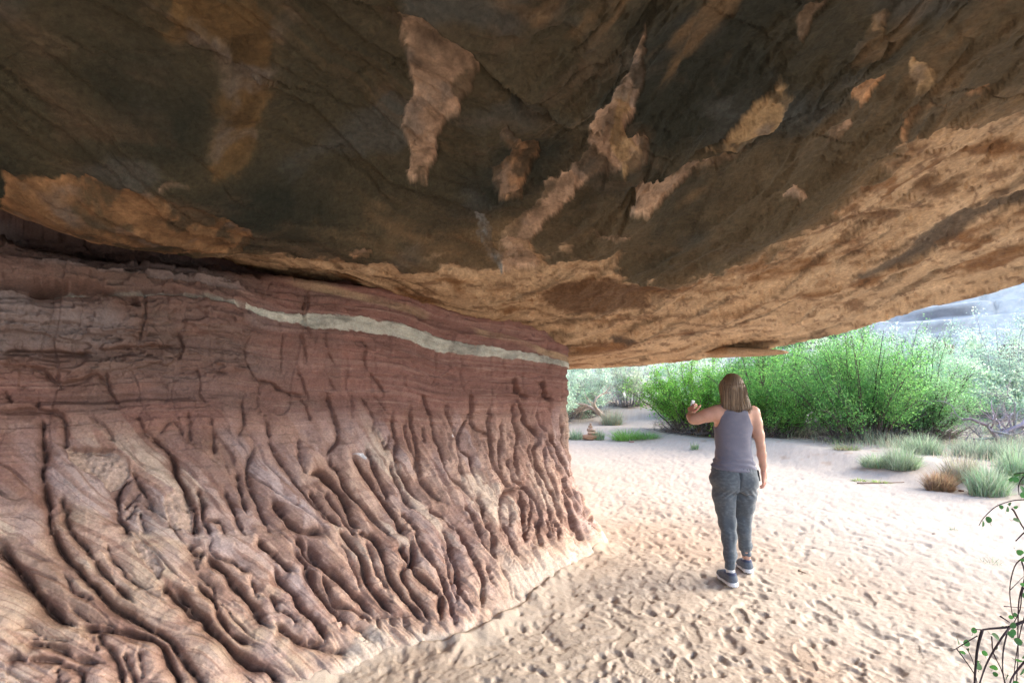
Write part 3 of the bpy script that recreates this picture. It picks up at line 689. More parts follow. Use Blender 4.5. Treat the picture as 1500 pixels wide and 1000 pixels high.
def build_wall():
    s, back, z, P0, nx, ny = wall_base()
    ni, nj = P0.shape[:2]
    PX, PY = proj(P0)
    vis = (back > -0.02) & (P0[:, 100, 1] > .5)
    # normals of the base shape
    du = np.gradient(P0, axis=0); dv = np.gradient(P0, axis=1)
    N0 = np.cross(du, dv); N0 /= np.linalg.norm(N0, axis=2)[..., None] + 1e-9
    sg = np.sign((N0[..., 0] * nx[:, None] + N0[..., 1] * ny[:, None]).mean()); N0 *= sg
    i_vis = np.where(vis)[0]; st = 3
    sub_i = i_vis[::st]; sub_j = np.arange(0, nj, st)
    spx = PX[np.ix_(sub_i, sub_j)]; spy = PY[np.ix_(sub_i, sub_j)]
    def locate(px, py):
        d = (spx - px) ** 2 + (spy - py) ** 2
        k = np.unravel_index(np.argmin(d), d.shape)
        i, j = sub_i[k[0]], sub_j[k[1]]
        i0, i1, j0, j1 = max(i - 3, 0), min(i + 4, i_vis[-1] + 1), max(j - 3, 0), min(j + 4, nj)
        d = (PX[i0:i1, j0:j1] - px) ** 2 + (PY[i0:i1, j0:j1] - py) ** 2
        k = np.unravel_index(np.argmin(d), d.shape)
        return i0 + k[0], j0 + k[1]
    x, y, zz = P0[..., 0], P0[..., 1], P0[..., 2]
    U = np.broadcast_to(s[:, None], (ni, nj)); W = zz
    # gently warped query position so that surveyed lines meander finely
    q = P0.astype(np.float32).copy()
    wob = .008 * fbm(x * 22, y * 22, zz * 22, seed=201, octv=3)
    for a in range(3): q[..., a] += wob * (1 if a != 1 else -1)
    carve = np.zeros((ni, nj), dtype=np.float32); dmin = np.full((ni, nj), 9.0, dtype=np.float32); hollow = np.zeros((ni, nj), dtype=np.float32)
    for k, w, dep, line in CREV:
        pts = wz(k, line)
        ij = [locate(*p) for p in catmull(pts, 3)] if len(pts) > 2 else [locate(*p) for p in pts]
        Q = np.array([P0[i, j] for i, j in ij]); I = np.array([i for i, j in ij]); J = np.array([j for i, j in ij])
        Qd = np.linalg.norm(Q - np.array([0, 0, CAMZ]), axis=1).mean(); wm = w * Qd / 750 * 1.0
        L = np.concatenate([[0], np.cumsum(np.linalg.norm(np.diff(Q, axis=0), axis=1))]); LT = L[-1] + 1e-6
        mg = 34
        bd = np.full((ni, nj), 0, dtype=np.float32)
        i0, i1, j0, j1 = max(I.min() - mg, 0), min(I.max() + mg, ni), max(J.min() - mg, 0), min(J.max() + mg, nj)
        best = np.full((i1 - i0, j1 - j0), 9.0, dtype=np.float32); side = np.zeros_like(best); tt = np.zeros_like(best)
        for m in range(len(Q) - 1):
            a0, a1 = max(min(I[m], I[m + 1]) - mg, i0), min(max(I[m], I[m + 1]) + mg, i1)
            b0, b1 = max(min(J[m], J[m + 1]) - mg, j0), min(max(J[m], J[m + 1]) + mg, j1)
            e = Q[m + 1] - Q[m]; l2 = e @ e + 1e-9
            v = q[a0:a1, b0:b1] - Q[m]
            t = np.clip(v @ e / l2, 0, 1)
            r = v - t[..., None] * e
            d = np.sqrt((r ** 2).sum(-1))
            c = np.cross(np.broadcast_to(e, v.shape), v); sd = np.sign((c * N0[a0:a1, b0:b1]).sum(-1))
            sl = (slice(a0 - i0, a1 - i0), slice(b0 - j0, b1 - j0))
            u = d < best[sl]
            best[sl] = np.where(u, d, best[sl]); side[sl] = np.where(u, sd, side[sl]); tt[sl] = np.where(u, (L[m] + t * np.sqrt(l2)) / LT, tt[sl])
        b_ = lambda p: (abs(p[1] - 780) < 6) or (abs(p[1] - 580) < 5 and k == 5) or (p[1] > 985)
        ta = np.ones_like(tt) if b_(pts[0]) else .25 + .75 * sstep(0, .12, tt)
        tb_ = np.ones_like(tt) if b_(pts[-1]) else .25 + .75 * sstep(1, .86, tt)
        tap = ta * tb_
        lw = wm * (1 + .35 * np.sin(tt * 17 + k * 3 + w))
        gentle = .6 * np.exp(-(best / (.75 * lw)) ** 1.3) + .4 * np.exp(-best / (2.6 * lw))
        sharp = np.exp(-(best / (.24 * lw)) ** 2)
        core = np.exp(-(best / (.27 * lw)) ** 2)
        c = dep * tap * (.75 * np.where(side < 0, gentle, sharp) + .45 * core)     # right-hand side of travel: gentle
        reg = (slice(i0, i1), slice(j0, j1))
        carve[reg] = np.maximum(carve[reg], c) + .25 * np.minimum(carve[reg], c)
        wgt = np.interp(dep, [.01, .04], [3.0, 1.0])
        dmin[reg] = np.minimum(dmin[reg], best * wgt + (1 - tap) * .03)
        hollow[reg] = np.maximum(hollow[reg], np.where(side < 0, np.exp(-(best / (1.7 * lw)) ** 2), np.exp(-(best / (.9 * lw)) ** 2)) * tap * np.interp(dep, [.02, .07], [.2, 1]))
    low = sstep(1.50, 1.0, zz) 
    dist = np.linalg.norm(P0 - np.array([0, 0, CAMZ]), axis=2)
    # pillow swelling between crevices
    pil = 1 - np.exp(-dmin / np.interp(dist, [2.5, 5], [.06, .03]))
    nearf = sstep(1.5, 2.4, back)[:, None]                     # broad smooth ribs at the near end
    h = lerp(.010, .034 + .020 * nearf, low) * pil - carve * lerp(.8, .88, low)
    # lesser creases that lean with the ribs
    fl = np.maximum(0, 1.5 - zz)
    lean = np.interp(back, [0, 1, 2.5, 3.2], [.22, .38, .75, 1.0])[:, None]
    qc = U - lean * fl ** 1.45
    w1 = fbm(U * 2.2, zz * 2.2, seed=211, octv=3)
    rib = 1 - np.abs(noise(qc * 9 + 1.3 * w1, zz * 1.7 + .6 * w1, seed=213))
    unsv = sstep(.03, .10, dmin)                               # away from surveyed creases
    h = h - .030 * low * sstep(.78, 1.0, rib) * (.35 + .65 * unsv)
    rib2 = noise(qc * 17 + 1.5 * w1, zz * 3.0, seed=214)
    h = h + .010 * low * rib2
    # fine flutes with sharp arrises, following the ribs
    w2 = fbm(U * 7, zz * 7, seed=212, octv=3)
    f1 = noise(qc * 26 + 1.4 * w1 + .35 * w2, zz * 2.6 + .5 * w1, seed=215); f2 = noise(qc * 60 + 2 * w1 + .6 * w2, zz * 6, seed=216)
    flr = (1 - np.abs(f1)); h = h + low * (.016 * (flr - .5) - .010 * sstep(.9, 1, flr)) * (.5 + .5 * unsv) * (1 - .6 * nearf)
    h = h + low * .004 * (1 - 2 * np.abs(f2))
    # plates that end in broken edges
    pb = fbm(qc * 8 + .5 * w2, zz * 3.5, seed=218, octv=4); h = h + low * (1 - .65 * nearf) * (.012 * sstep(.08, .11, pb) - .010 * sstep(-.12, -.15, pb))
    out = (back < -.02) | (P0[:, 100, 1] < 1.5)
    hidden = out[:, None] * 1.0
    rib3 = 1 - np.abs(noise(qc * 4.5 + 1.6 * w1, zz * 1.1 + .8 * w1, seed=217))
    h = h - .09 * low * hidden * sstep(.7, 1, rib3)
    # bedding: fine parallel laminae and a few ledges, tilted like the pale band
    bx = [b for b in WHITE_BAND]; wb_ij = [locate(a, b) for a, b, c in bx]
    wb_s = np.array([s[i] for i, j in wb_ij]); wb_z = np.array([z[j] for i, j in wb_ij]); wb_t = np.array([c * np.linalg.norm(P0[i, j] - [0, 0, CAMZ]) / 750 for (a, b, c), (i, j) in zip(bx, wb_ij)])
    o = np.argsort(wb_s); wb_s, wb_z, wb_t = wb_s[o], wb_z[o], wb_t[o]
    zb = np.interp(s, wb_s, wb_z); zb = np.convolve(np.pad(zb, 12, mode='edge'), np.ones(25) / 25, mode='valid')
    tb = np.interp(s, wb_s, wb_t); tb = np.where((s < wb_s[0] - .2), 0, tb)
    b = zz - zb[:, None] * np.clip(zz / 2.0, .35, 1.1) / np.clip(2.0 / 2.0, .35, 1)   # bedding coordinate, flatter lower down
    b = zz - (zb[:, None] - 2.0) * sstep(.6, 2.0, zz)
    bw = b + .012 * fbm(U * 1.5, zz * 1.5, seed=221, octv=3)
    lam = fbm(U * .9, bw * 55, seed=223, octv=4)
    lam_f = fbm(U * 2.5, bw * 150, seed=225, octv=3)
    up = 1 - low
    h = h + (.004 + .002 * up) * lam + .0016 * lam_f
    lg = noise(U * .7, bw * 9, seed=227); h = h + up * .014 * sstep(-.05, .05, lg) + up * .012 * sstep(.45, .5, noise(U * 1.3, bw * 15, seed=229))
    # blocks between vertical joints of the upper wall
    jb = noise(U * 5 + .4 * w1, bw * 2.5, seed=231); h = h + up * .014 * fbm(U * 6, bw * 16, seed=232, octv=4) + up * .016 * sstep(-.03, .03, jb)
    jn = np.abs(noise(U * 7 + .8 * w1, bw * 1.2, seed=233)); h = h - up * .012 * sstep(.05, 0, jn) * sstep(0, .3, noise(U * 4, bw * 6, seed=234))
    # ledges standing out at the upper left, dark slot under the ceiling
    ul = sstep(2.7, 3.1, back)[:, None] * 1.0
    blk = fbm(U * 2.6, bw * 11, seed=236, octv=4, gain=.6); h = h + ul * sstep(1.5, 1.75, zz) * (.045 * sstep(-.02, .04, blk) + .03 * sstep(.22, .27, blk) - .03 * sstep(-.2, -.25, blk))
    h = h + ul * (.09 * sstep(1.98, 2.03, b + .02 * w1) * sstep(2.16, 2.12, b) + .05 * sstep(1.78, 1.83, b + .03 * w1) * sstep(2.0, 1.97, b))
    h = h + .035 * sstep(1.50, 1.46, zz + .03 * w1) * sstep(3.0, 3.2, back)[:, None]
    h = h + .009 * fbm(x * 7, y * 7, zz * 7, seed=241, octv=5, gain=.58) + .004 * fbm(x * 32, y * 32, zz * 32, seed=243, octv=3)
    chip = fbm(x * 13, y * 13, zz * 16, seed=247, octv=4, gain=.6); h = h + (1 - .7 * low * nearf) * (-.007 * sstep(.14, .17, chip) + .004 * sstep(-.2, -.24, chip))
    # soft crust at the foot
    ft = np.interp(back, [0, .3, 1.2, 1.7], [.10, .22, .22, .07])[:, None]
    foot = sstep(ft, ft * .25, zz + .05 * w1)
    h = lerp(h, .01 + .035 * fbm(x * 12, y * 12, zz * 12, seed=245, octv=4), foot * .8)
    # -------- colour
    red = np.array([.215, .112, .09], dtype=np.float32)
    col = np.zeros((ni, nj, 3), dtype=np.float32) + red
    col = mixc(col, (.27, .165, .135), sstep(-.1, .5, lam) * .6)
    col = mixc(col, (.15, .08, .065), sstep(-.1, .5, fbm(U * .8, bw * 12, seed=251, octv=4)) * .7)
    col = mixc(col, (.37, .25, .20), .7 * sstep(.42, .6, fbm(U * 3, bw * 60, seed=253, octv=3)) * .5)
    # grey brown stain of the upper left
    gl = sstep(2.3, 3.3, back)[:, None] * sstep(1.4, 1.9, zz) 
    col = mixc(col, (.12, .095, .08), np.clip(gl + .8 * w1 * (gl > 0), 0, 1) * .65)
    col = mixc(col, (.21, .17, .16), sstep(.0, .5, noise(U * 2, bw * 12, seed=255)) * gl * .8)
    # lower plates: tan-pink crust over red-brown, lavender laminae on the swollen ribs
    crust_n = fbm(x * 3.2, y * 3.2, zz * 3.2, seed=261, octv=4)
    lowc = sstep(1.45, .75, zz + .25 * crust_n)
    lf = sstep(1.5, 3.0, back)[:, None]
    crust = np.zeros_like(col) + np.array([.50, .35, .275], dtype=np.float32)
    crust = mixc(crust, (.48, .37, .27), lf * .8 * sstep(-.3, .3, crust_n))
    crust = mixc(crust, (.38, .285, .26), sstep(.0, .35, fbm(x * 4.5, y * 4.5, zz * 2, seed=263, octv=3)) * .8)
    crust = mixc(crust, (.30, .19, .155), sstep(.1, .5, noise(U * 1, bw * 40, seed=265)) * .4)
    col = col * (1 - lowc[..., None] * .9) + crust * lowc[..., None] * .9
    # lavender-grey ribs
    lav = sstep(.22, .4, fbm(qc * 4, zz * 1.5, seed=267, octv=2)) * low * sstep(.15, .5, zz)
    col = mixc(col, (.42, .35, .35), lav * .45)
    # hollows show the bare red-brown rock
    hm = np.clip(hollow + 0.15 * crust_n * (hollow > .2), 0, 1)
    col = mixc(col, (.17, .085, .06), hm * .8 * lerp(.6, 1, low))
    # pale grey skin sheets near the middle
    sk = sstep(.26, .3, fbm(qc * 2.6 + .3, zz * .8 + 4, seed=269, octv=3)) * low * sstep(.35, .5, zz) * (1 - hm)
    col = mixc(col, (.50, .40, .32), sk * .8)
    # thin crust lost along arrises, bare red rock between the flutes
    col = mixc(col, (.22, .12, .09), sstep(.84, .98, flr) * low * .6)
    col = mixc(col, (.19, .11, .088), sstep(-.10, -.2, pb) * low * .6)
    # pale band
    bd_ = zz - zb[:, None]
    edge = .030 * fbm(U * 7, zz * 12, seed=271, octv=6, gain=.68) * np.clip(tb[:, None] / .07, .12, 1)
    bm = sstep(tb[:, None] * .44 + .004, tb[:, None] * .44 - .004, np.abs(bd_ + edge)) * (tb[:, None] > 0)
    bm = bm * (0.45 + .55 * sstep(.012, .04, tb[:, None])) * (1 - .8 * sstep(.3, .6, noise(U * 9, zz * 9, seed=273)) * (tb[:, None] < .035))
    bcol = np.array([.45, .44, .37])[None, None] * (1 + .25 * fbm(U * 10, bw * 30, seed=274, octv=4) - .35 * sstep(.1, .45, fbm(U * 5, zz * 6, seed=276, octv=4)))[..., None]
    col = col * (1 - bm[..., None] * .93) + bcol * bm[..., None] * .93
    h = h + .008 * bm
    # thin tan seam directly under the ceiling
    seam = sstep(.02, .0, np.abs(zz - (ceil_z(x, y) - .05)) - .02) * sstep(2.9, 2.3, back)[:, None]
    col = mixc(col, (.38, .28, .17), seam * .7 * sstep(-.3, .3, w1))
    # foot: pale crust
    fh = np.interp(back, [0, .3, 1.2, 1.7, 2.2, 4], [.10, .24, .24, .12, .08, .08])[:, None]
    fm = sstep(fh + .08, fh - .08, zz + .16 * crust_n)
    col = mixc(col, (.50, .37, .28), fm * .6)
    col = mixc(col, (.50, .42, .35), sstep(fh * .7, fh * .2, zz + .16 * crust_n) * .75)
    for k, ol in GRIT:
        ij = [locate(*p) for p in wz(k, ol)]
        poly = [(s[i], z[j]) for i, j in ij]
        dd = seg_dist(U + .01 * fbm(x * 40, y * 40, zz * 40, seed=281), zz + .01 * fbm(x * 40, y * 40, zz * 40, seed=283), poly, True)
        mk = sstep(.006, -.006, dd)
        col = mixc(col, (.42, .31, .25), mk * .9)
        h = h - mk * .035 + mk * .010 * fbm(x * 60, y * 60, zz * 60, seed=285, octv=2)
        col = col * (1 + .35 * mk * fbm(x * 70, y * 70, zz * 70, seed=287, octv=2))[..., None]
    for k, hgt, ol in CHALK:
        ij = [locate(*p) for p in wz(k, ol)]
        poly = [(s[i], z[j]) for i, j in ij]
        mk = sstep(.004, -.004, seg_dist(U, zz, poly, True)); col = mixc(col, (.6, .6, .62), mk * .9); h = h + hgt * mk
    col = col * (1 + .16 * fbm(x * 20, y * 20, zz * 20, seed=291, octv=3))[..., None]
    col = col * (1 + .10 * lam_f * low)[..., None]
    Pn = P0 + N0 * h[..., None]
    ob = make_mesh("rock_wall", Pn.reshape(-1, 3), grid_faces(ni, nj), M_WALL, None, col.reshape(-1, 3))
    tag(ob, "red sandstone wall, eroded into root-like ribs below a pale band", kind="structure")
    return ob

WALL = build_wall()
# ------------------------------------------------------------------ ground
def ground_z(x, y):
    """height of the sand: flat path, a low bank towards the shrubs, dunes further off"""
    x = np.asarray(x, dtype=float); y = np.asarray(y, dtype=float)
    g = .03 * noise(x * .5, y * .5, seed=301) + .012 * noise(x * 1.6, y * 1.6, seed=303)
    g = g * sstep(.5, 2.5, np.hypot(x, y) - 1.5) * sstep(.6, 2.0, np.hypot(x - 1.84, y - 4.29))
    # bank: starts along a line from (3.5,13) over (6,9) to (7,6)
    ln = np.array([(1.0, 16.5), (3.2, 13.6), (4.9, 10.9), (5.9, 9.0), (6.9, 7.2), (7.5, 5.0), (7.8, 0), (7, -5)])
    d = seg_dist(x, y, ln)
    side = np.where(x > np.interp(y, ln[::-1, 1], ln[::-1, 0]), 1.0, -1.0)
    g = g + .20 * sstep(-.5, 1.0, d * side) + .05 * noise(x * 1.1, y * 1.1, seed=305) * sstep(0, 1, d * side)
    r = np.hypot(x, y)
    g = g + .5 * sstep(15, 24, r) * (y > 0) * sstep(-8, 0, y) 
    return g

def footprints():
    """prints pressed into the sand, on a raster of 1.25 cm"""
    x0, x1, y0, y1, dx = -2.5, 8.5, 1.2, 14.7, .0125
    nx, ny = int((x1 - x0) / dx), int((y1 - y0) / dx)
    H = np.zeros((nx, ny), dtype=np.float32)
    gx = x0 + np.arange(nx) * dx; gy = y0 + np.arange(ny) * dx
    n = 21000
    cx = rng.uniform(x0, x1, n); cy = rng.uniform(y0, y1, n)
    for k in range(n):
        X, Y = cx[k], cy[k]
        # busiest along the wall, fainter to the right
        wpath = np.exp(-((X - (.55 + .25 * Y) ) / 1.6) ** 2)
        if rng.random() > .4 + .6 * wpath: continue
        a = rng.normal(0.35, .5) + (pi if rng.random() < .45 else 0)
        big = rng.random() < .16; Lh = rng.uniform(.08, .14) if big else rng.uniform(.014, .06) * rng.uniform(.7, 1.1); Wh = Lh * (rng.uniform(.32, .42) if big else rng.uniform(.4, .95)); dep = rng.uniform(.005, .012) if big else rng.uniform(.003, .017) * min(1, Lh / .035) * (.5 + .6 * wpath)
        m = Lh * 1.7
        i0, i1 = int((X - m - x0) / dx), int((X + m - x0) / dx); j0, j1 = int((Y - m - y0) / dx), int((Y + m - y0) / dx)
        i0, j0 = max(i0, 0), max(j0, 0); i1, j1 = min(i1, nx), min(j1, ny)
        if i1 - i0 < 2 or j1 - j0 < 2: continue
        U, V = np.meshgrid(gx[i0:i1] - X, gy[j0:j1] - Y, indexing='ij')
        u = U * sin(a) + V * cos(a); v = U * cos(a) - V * sin(a)
        waist = 1 - .3 * np.exp(-((u / Lh + .1) / .3) ** 2)
        r = np.sqrt((u / Lh) ** 2 + (v / (Wh * waist)) ** 2)
        r = r + .28 * noise(U * 38 + k, V * 38, seed=3) + .12 * noise(U * 90, V * 90 + k, seed=4)
        ins = sstep(1.15, .65, r)
        tilt = 1 + .4 * u / Lh
        H[i0:i1, j0:j1] = H[i0:i1, j0:j1] * (1 - .75 * ins) - dep * tilt * ins + dep * .12 * np.exp(-((r - 1.2) / .2) ** 2) * (.5 + .8 * (u > 0))
    return H, x0, y0, dx

def build_ground():
    Hf, fx0, fy0, fdx = footprints()
    th_v = np.arctan(np.linspace(-1.05, 1.12, 800)); th_r = np.linspace(th_v[-1], th_v[0] + 2 * pi, 90)[1:-1]
    th = np.concatenate([th_v, th_r])
    k = np.linspace(0, 1, 540)
    r_in = np.linspace(.02, 2.0, 12, endpoint=False)
    r_mid = 1 / (1 / 2.0 * (1 - k) + k / 17.0)
    r_out = np.geomspace(17.5, 600, 46)
    r = np.concatenate([r_in, r_mid, r_out])
    x = np.sin(th)[:, None] * r; y = np.cos(th)[:, None] * r
    g = ground_z(x, y)
    # bilinear sample of the prints
    u = (x - fx0) / fdx; v = (y - fy0) / fdx
    ok = (u > 1) & (v > 1) & (u < Hf.shape[0] - 2) & (v < Hf.shape[1] - 2)
    iu = np.where(ok, u, 1).astype(int); iv = np.where(ok, v, 1).astype(int); fu = np.where(ok, u - iu, 0); fv = np.where(ok, v - iv, 0)
    f = (Hf[iu, iv] * (1 - fu) + Hf[iu + 1, iv] * fu) * (1 - fv) + (Hf[iu, iv + 1] * (1 - fu) + Hf[iu + 1, iv + 1] * fu) * fv
    ln = np.array([(1.0, 16.5), (3.2, 13.6), (4.9, 10.9), (5.9, 9.0), (6.9, 7.2), (7.5, 5.0), (7.8, 0)])
    bank = np.where(x > np.interp(y, ln[::-1, 1], ln[::-1, 0]), 1.0, 0.0)
    f = np.where(ok, f, 0) * (1 - .8 * bank)
    near = sstep(20, 12, np.hypot(x, y))
    rough = .010 * fbm(x * 8, y * 8, seed=311, octv=5, gain=.68) + .006 * noise(x * 3, y * 3, seed=313) + .003 * fbm(x * 45, y * 45, seed=315, octv=2)
    foot_l = np.array([(.85, 5.05), (.754, 4.88), (.56, 4.58), (.336, 4.2), (.08, 3.73), (-.07, 3.49), (-.3, 3.24), (-.51, 3.17), (-.785, 3.1), (-1.1, 2.75), (-2.2, 1.9)])
    fd = seg_dist(x, y, foot_l); g = g + (.055 + .05 * fbm(x * 5, y * 5, seed=309, octv=3)) * np.exp(-(fd / .10) ** 1.3)
    z = g + (f + rough) * near + (1 - near) * .15 * fbm(x * .6, y * .6, seed=317, octv=4)
    # shoe soles with a tread, close to the camera
    pr = [(.55, 2.75, .5), (.95, 2.95, .2), (1.35, 2.8, .7), (1.7, 3.1, .3), (1.15, 3.4, .1), (.7, 3.3, .6), (2.0, 2.8, -.2), (2.4, 3.2, .5), (.35, 3.15, .9), (1.55, 3.6, .2), (2.2, 3.7, .0), (.9, 3.8, .3), (1.25, 4.3, .4), (2.6, 3.9, .3), (.75, 2.95, -.6), (1.0, 2.7, .9)]
    for X, Y, a in pr:
        bb = (np.abs(x - X) < .2) & (np.abs(y - Y) < .2)
        U, V = x[bb] - X, y[bb] - Y; uu = U * sin(a) + V * cos(a); vv = U * cos(a) - V * sin(a)
        rr = np.sqrt((uu / .14) ** 2 + (vv / (.048 * (1 - .25 * np.exp(-((uu + .02) / .04) ** 2)))) ** 2)
        ins = sstep(1.08, .92, rr)
        z[bb] = z[bb] * (1 - .8 * ins) + ins * (-.010 * .8 + .0022 * np.sign(np.sin(uu * 300 + 2.5 * np.abs(vv) * 60))) + .004 * np.exp(-((rr - 1.15) / .1) ** 2)
    c = np.zeros(x.shape + (3,), dtype=np.float32) + np.array([.50, .425, .355], dtype=np.float32)
    c = mixc(c, (.40, .27, .19), sstep(-.2, .5, fbm(x * .8, y * .8, seed=321, octv=4)) * .6)
    c = mixc(c, (.38, .30, .24), sstep(14, 7, x * 2 + np.abs(y - 9)) * sstep(5, 9, y) * .6)  # far left path darkened: shade of the footprints put into the colour
    c = mixc(c, (.39, .335, .285), sstep(1.3, 3.6, x + .15 * (y - 4)) * .85)  # right side toned down in colour to offset the strong light there
    c = mixc(c, (.38, .32, .27), sstep(11, 17, np.hypot(x, y)) * .8)  # outlying sand darkened in colour too, against the bright open light
    c = mixc(c, (.30, .21, .15), sstep(.35, .6, fbm(x * 5, y * 5, seed=323, octv=3)) * bank * .6)
    # darker, browner trodden strip along the wall
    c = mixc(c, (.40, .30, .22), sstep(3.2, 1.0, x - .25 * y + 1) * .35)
    c = c * (1 + .10 * fbm(x * 60, y * 60, seed=325, octv=2))[..., None]
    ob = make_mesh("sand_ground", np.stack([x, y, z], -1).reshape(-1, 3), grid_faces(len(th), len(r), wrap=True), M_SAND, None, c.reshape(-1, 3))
    tag(ob, "pale pink sand trodden full of footprints", kind="structure")

build_ground()

# ------------------------------------------------------------------ pale slickrock rising behind the shrubs
def slope_h(x, y, n=False):
    r = np.hypot(x, y)
    th = np.degrees(np.arctan2(x, y))
    start = 21 + 3.0 * noise(th * .05, th * 0 + .3, seed=401)
    g = np.maximum(r - start, 0)
    h = 5.2 * sstep(0, 13, g) + .16 * np.maximum(g - 9, 0)
    h = h * (1 + .22 * noise(x * .08, y * .08, seed=403))
    return h

def build_slope():
    th = np.radians(np.linspace(-60, 100, 620)); r = np.concatenate([np.linspace(19, 45, 300), np.geomspace(45.5, 160, 60)])
    x = np.sin(th)[:, None] * r; y = np.cos(th)[:, None] * r
    h = slope_h(x, y)
    wp = .5 * fbm(x * .18, y * .18, seed=405, octv=3)
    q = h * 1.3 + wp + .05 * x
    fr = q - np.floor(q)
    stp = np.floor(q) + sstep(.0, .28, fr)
    hh = lerp(h, (stp - wp - .05 * x) / 1.3, .75)
    hh = hh + .10 * fbm(x * .7, y * .7, seed=407, octv=4)
    hh = hh - .5 * sstep(.04, 0, np.abs(fbm(x * .25 + y * .1, y * .3, seed=409, octv=3))) 
    c = np.zeros(x.shape + (3,), dtype=np.float32) + np.array([.70, .61, .52], dtype=np.float32)
    c = mixc(c, (.36, .33, .33), sstep(.05, .5, fbm(x * .4, y * .4, hh * 3, seed=411, octv=4)) * .6)
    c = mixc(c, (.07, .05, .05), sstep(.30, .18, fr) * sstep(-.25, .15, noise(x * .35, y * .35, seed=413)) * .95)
    ck = np.abs(noise(np.broadcast_to(th[:, None], x.shape) * 9 + .3 * wp, hh * 1.1, seed=415)); cm = sstep(.10, .03, ck) * sstep(-.1, .2, noise(x * .5, y * .5, seed=416)); c = mixc(c, (.06, .045, .045), cm * .9); hh = hh - .25 * cm
    base = ground_z(x, y) - .9
    ob = make_mesh("rock_slope", np.stack([x, y, base + hh], -1).reshape(-1, 3), grid_faces(len(th), len(r)), M_SLOPE, None, c.reshape(-1, 3))
    tag(ob, "pale bare sandstone slope with dark bedding cracks behind the shrubs", kind="structure")
build_slope()
# ------------------------------------------------------------------ plants
def gz(x, y): return float(ground_z(np.array([x]), np.array([y]))[0])

def branch(p, d, L, r, n=7, wob=.25, grav=0.0, curl=0):
    """a wandering limb: points and radii"""
    P = [np.array(p, dtype=float)]; d = np.array(d, dtype=float); d /= np.linalg.norm(d)
    for k in range(n):
        d = d + rng.normal(size=3) * wob * .5; d[2] += grav; d /= np.linalg.norm(d)
        P.append(P[-1] + d * L / n)
    return np.array(P), np.linspace(r, r * .25, n + 1)

def vcol(base, n, var=.25, alt=None, altp=.3):
    c = np.array(base)[None] * (1 + rng.normal(size=(n, 1)) * var)
    c = c * (1 + rng.normal(size=(n, 3)) * .06)
    if alt is not None:
        k = rng.random(n) < altp; c[k] = np.array(alt)[None] * (1 + rng.normal(size=(k.sum(), 1)) * var)
    return np.clip(c, .01, .9)

def leafy_shrub(name, cx, cy, rx, ry, H, label, cat, group, leafc, altc, nleaf, leafL, barkc=(.11, .085, .075), stems=64, low_bare=.15, airy=1.3, lean=(0, 0), six=False, sides=4):
    z0 = gz(cx, cy) - .05
    root = empty(name, (cx, cy, z0), label, cat, group)
    wood = Acc(); tips = []; dirs_ = []
    for s in range(stems):
        a = rng.uniform(0, 2 * pi); rad = math.sqrt(rng.random())
        bx, by = .28 * rx * rad * cos(a), .28 * ry * rad * sin(a)
        tx, ty = rx * rad * cos(a) * rng.uniform(.75, 1.05), ry * rad * sin(a) * rng.uniform(.75, 1.05)
        hh = H * (1 - .5 * rad ** 2.2) * rng.uniform(.4, 1.02)
        n = 9; t = np.linspace(0, 1, n + 1)[:, None]
        base = np.array([bx, by, 0.0]); tip = np.array([tx + lean[0] * hh, ty + lean[1] * hh, hh])
        mid = base * .5 + tip * .5 + np.array([(tx - bx) * -.12, (ty - by) * -.12, hh * .12]) + rng.normal(size=3) * .08
        P = (1 - t) ** 2 * base + 2 * t * (1 - t) * mid + t ** 2 * tip + np.cumsum(rng.normal(size=(n + 1, 3)), 0) * .022
        P[0] = base
        wood.tube(P, np.linspace(rng.uniform(.014, .03), .004, n + 1), sides, vcol(barkc, 1)[0])
        for b in range(int(7 * airy) + 2):
            k = rng.uniform(.25, .95); i = int(k * n); o = P[i] + (P[min(i + 1, n)] - P[i]) * (k * n - i)
            dd = (P[min(i + 1, n)] - P[max(i - 1, 0)]); dd = dd / np.linalg.norm(dd) + rng.normal(size=3) * .75; dd[2] += .25
            L = rng.uniform(.25, .6) * H * .32
            Q, R = branch(o, dd, L, .006, 5, .35)
            wood.tube(Q, R, 3, vcol(barkc, 1)[0], cap=False)
            if k > low_bare or rng.random() < .25:
                for m in range(1, 6): tips.append(Q[m]); dirs_.append(Q[m] - Q[m - 1])
        # dead basal twigs
        for b in range(9):
            dd = np.array([cos(a + rng.normal() * .8), sin(a + rng.normal() * .8), rng.uniform(.0, .9)])
            Q, R = branch(base + np.array([tx, ty, 0]) * .35 * rng.random() + np.array([0, 0, .05]), dd, rng.uniform(.3, .8) * min(rx, 1), .007, 5, .5)
            wood.tube(Q, R, 3, vcol((.20, .17, .155), 1)[0], cap=False)
    wood.build("branches", M_BARK, root)
    tips = np.array(tips); dirs_ = np.array(dirs_); dirs_ /= np.linalg.norm(dirs_, axis=1)[:, None] + 1e-9
    k = rng.integers(0, len(tips), nleaf)
    P = tips[k] + rng.normal(size=(nleaf, 3)) * np.array([.07, .07, .06]) * (H / 2.4)
    P[:, 2] = np.maximum(P[:, 2], .08)
    D = dirs_[k] * .6 + rng.normal(size=(nleaf, 3)) * .7
    acc = Acc()
    L = leafL * rng.uniform(.6, 1.3, nleaf)
    C = vcol(leafc, nleaf, .22, altc, .35)
    clump = noise(P[:, 0] * 2.2, P[:, 1] * 2.2, P[:, 2] * 2.2, seed=int(cx * 7) % 50)
    C = C * (1.3 + .3 * clump)[:, None]
    acc.leaves(P, L, L * rng.uniform(.42, .6, nleaf), C, dirs=D)
    fo = acc.build("foliage", M_LEAF, root, smooth=False); fo["kind"] = "stuff"
    return root

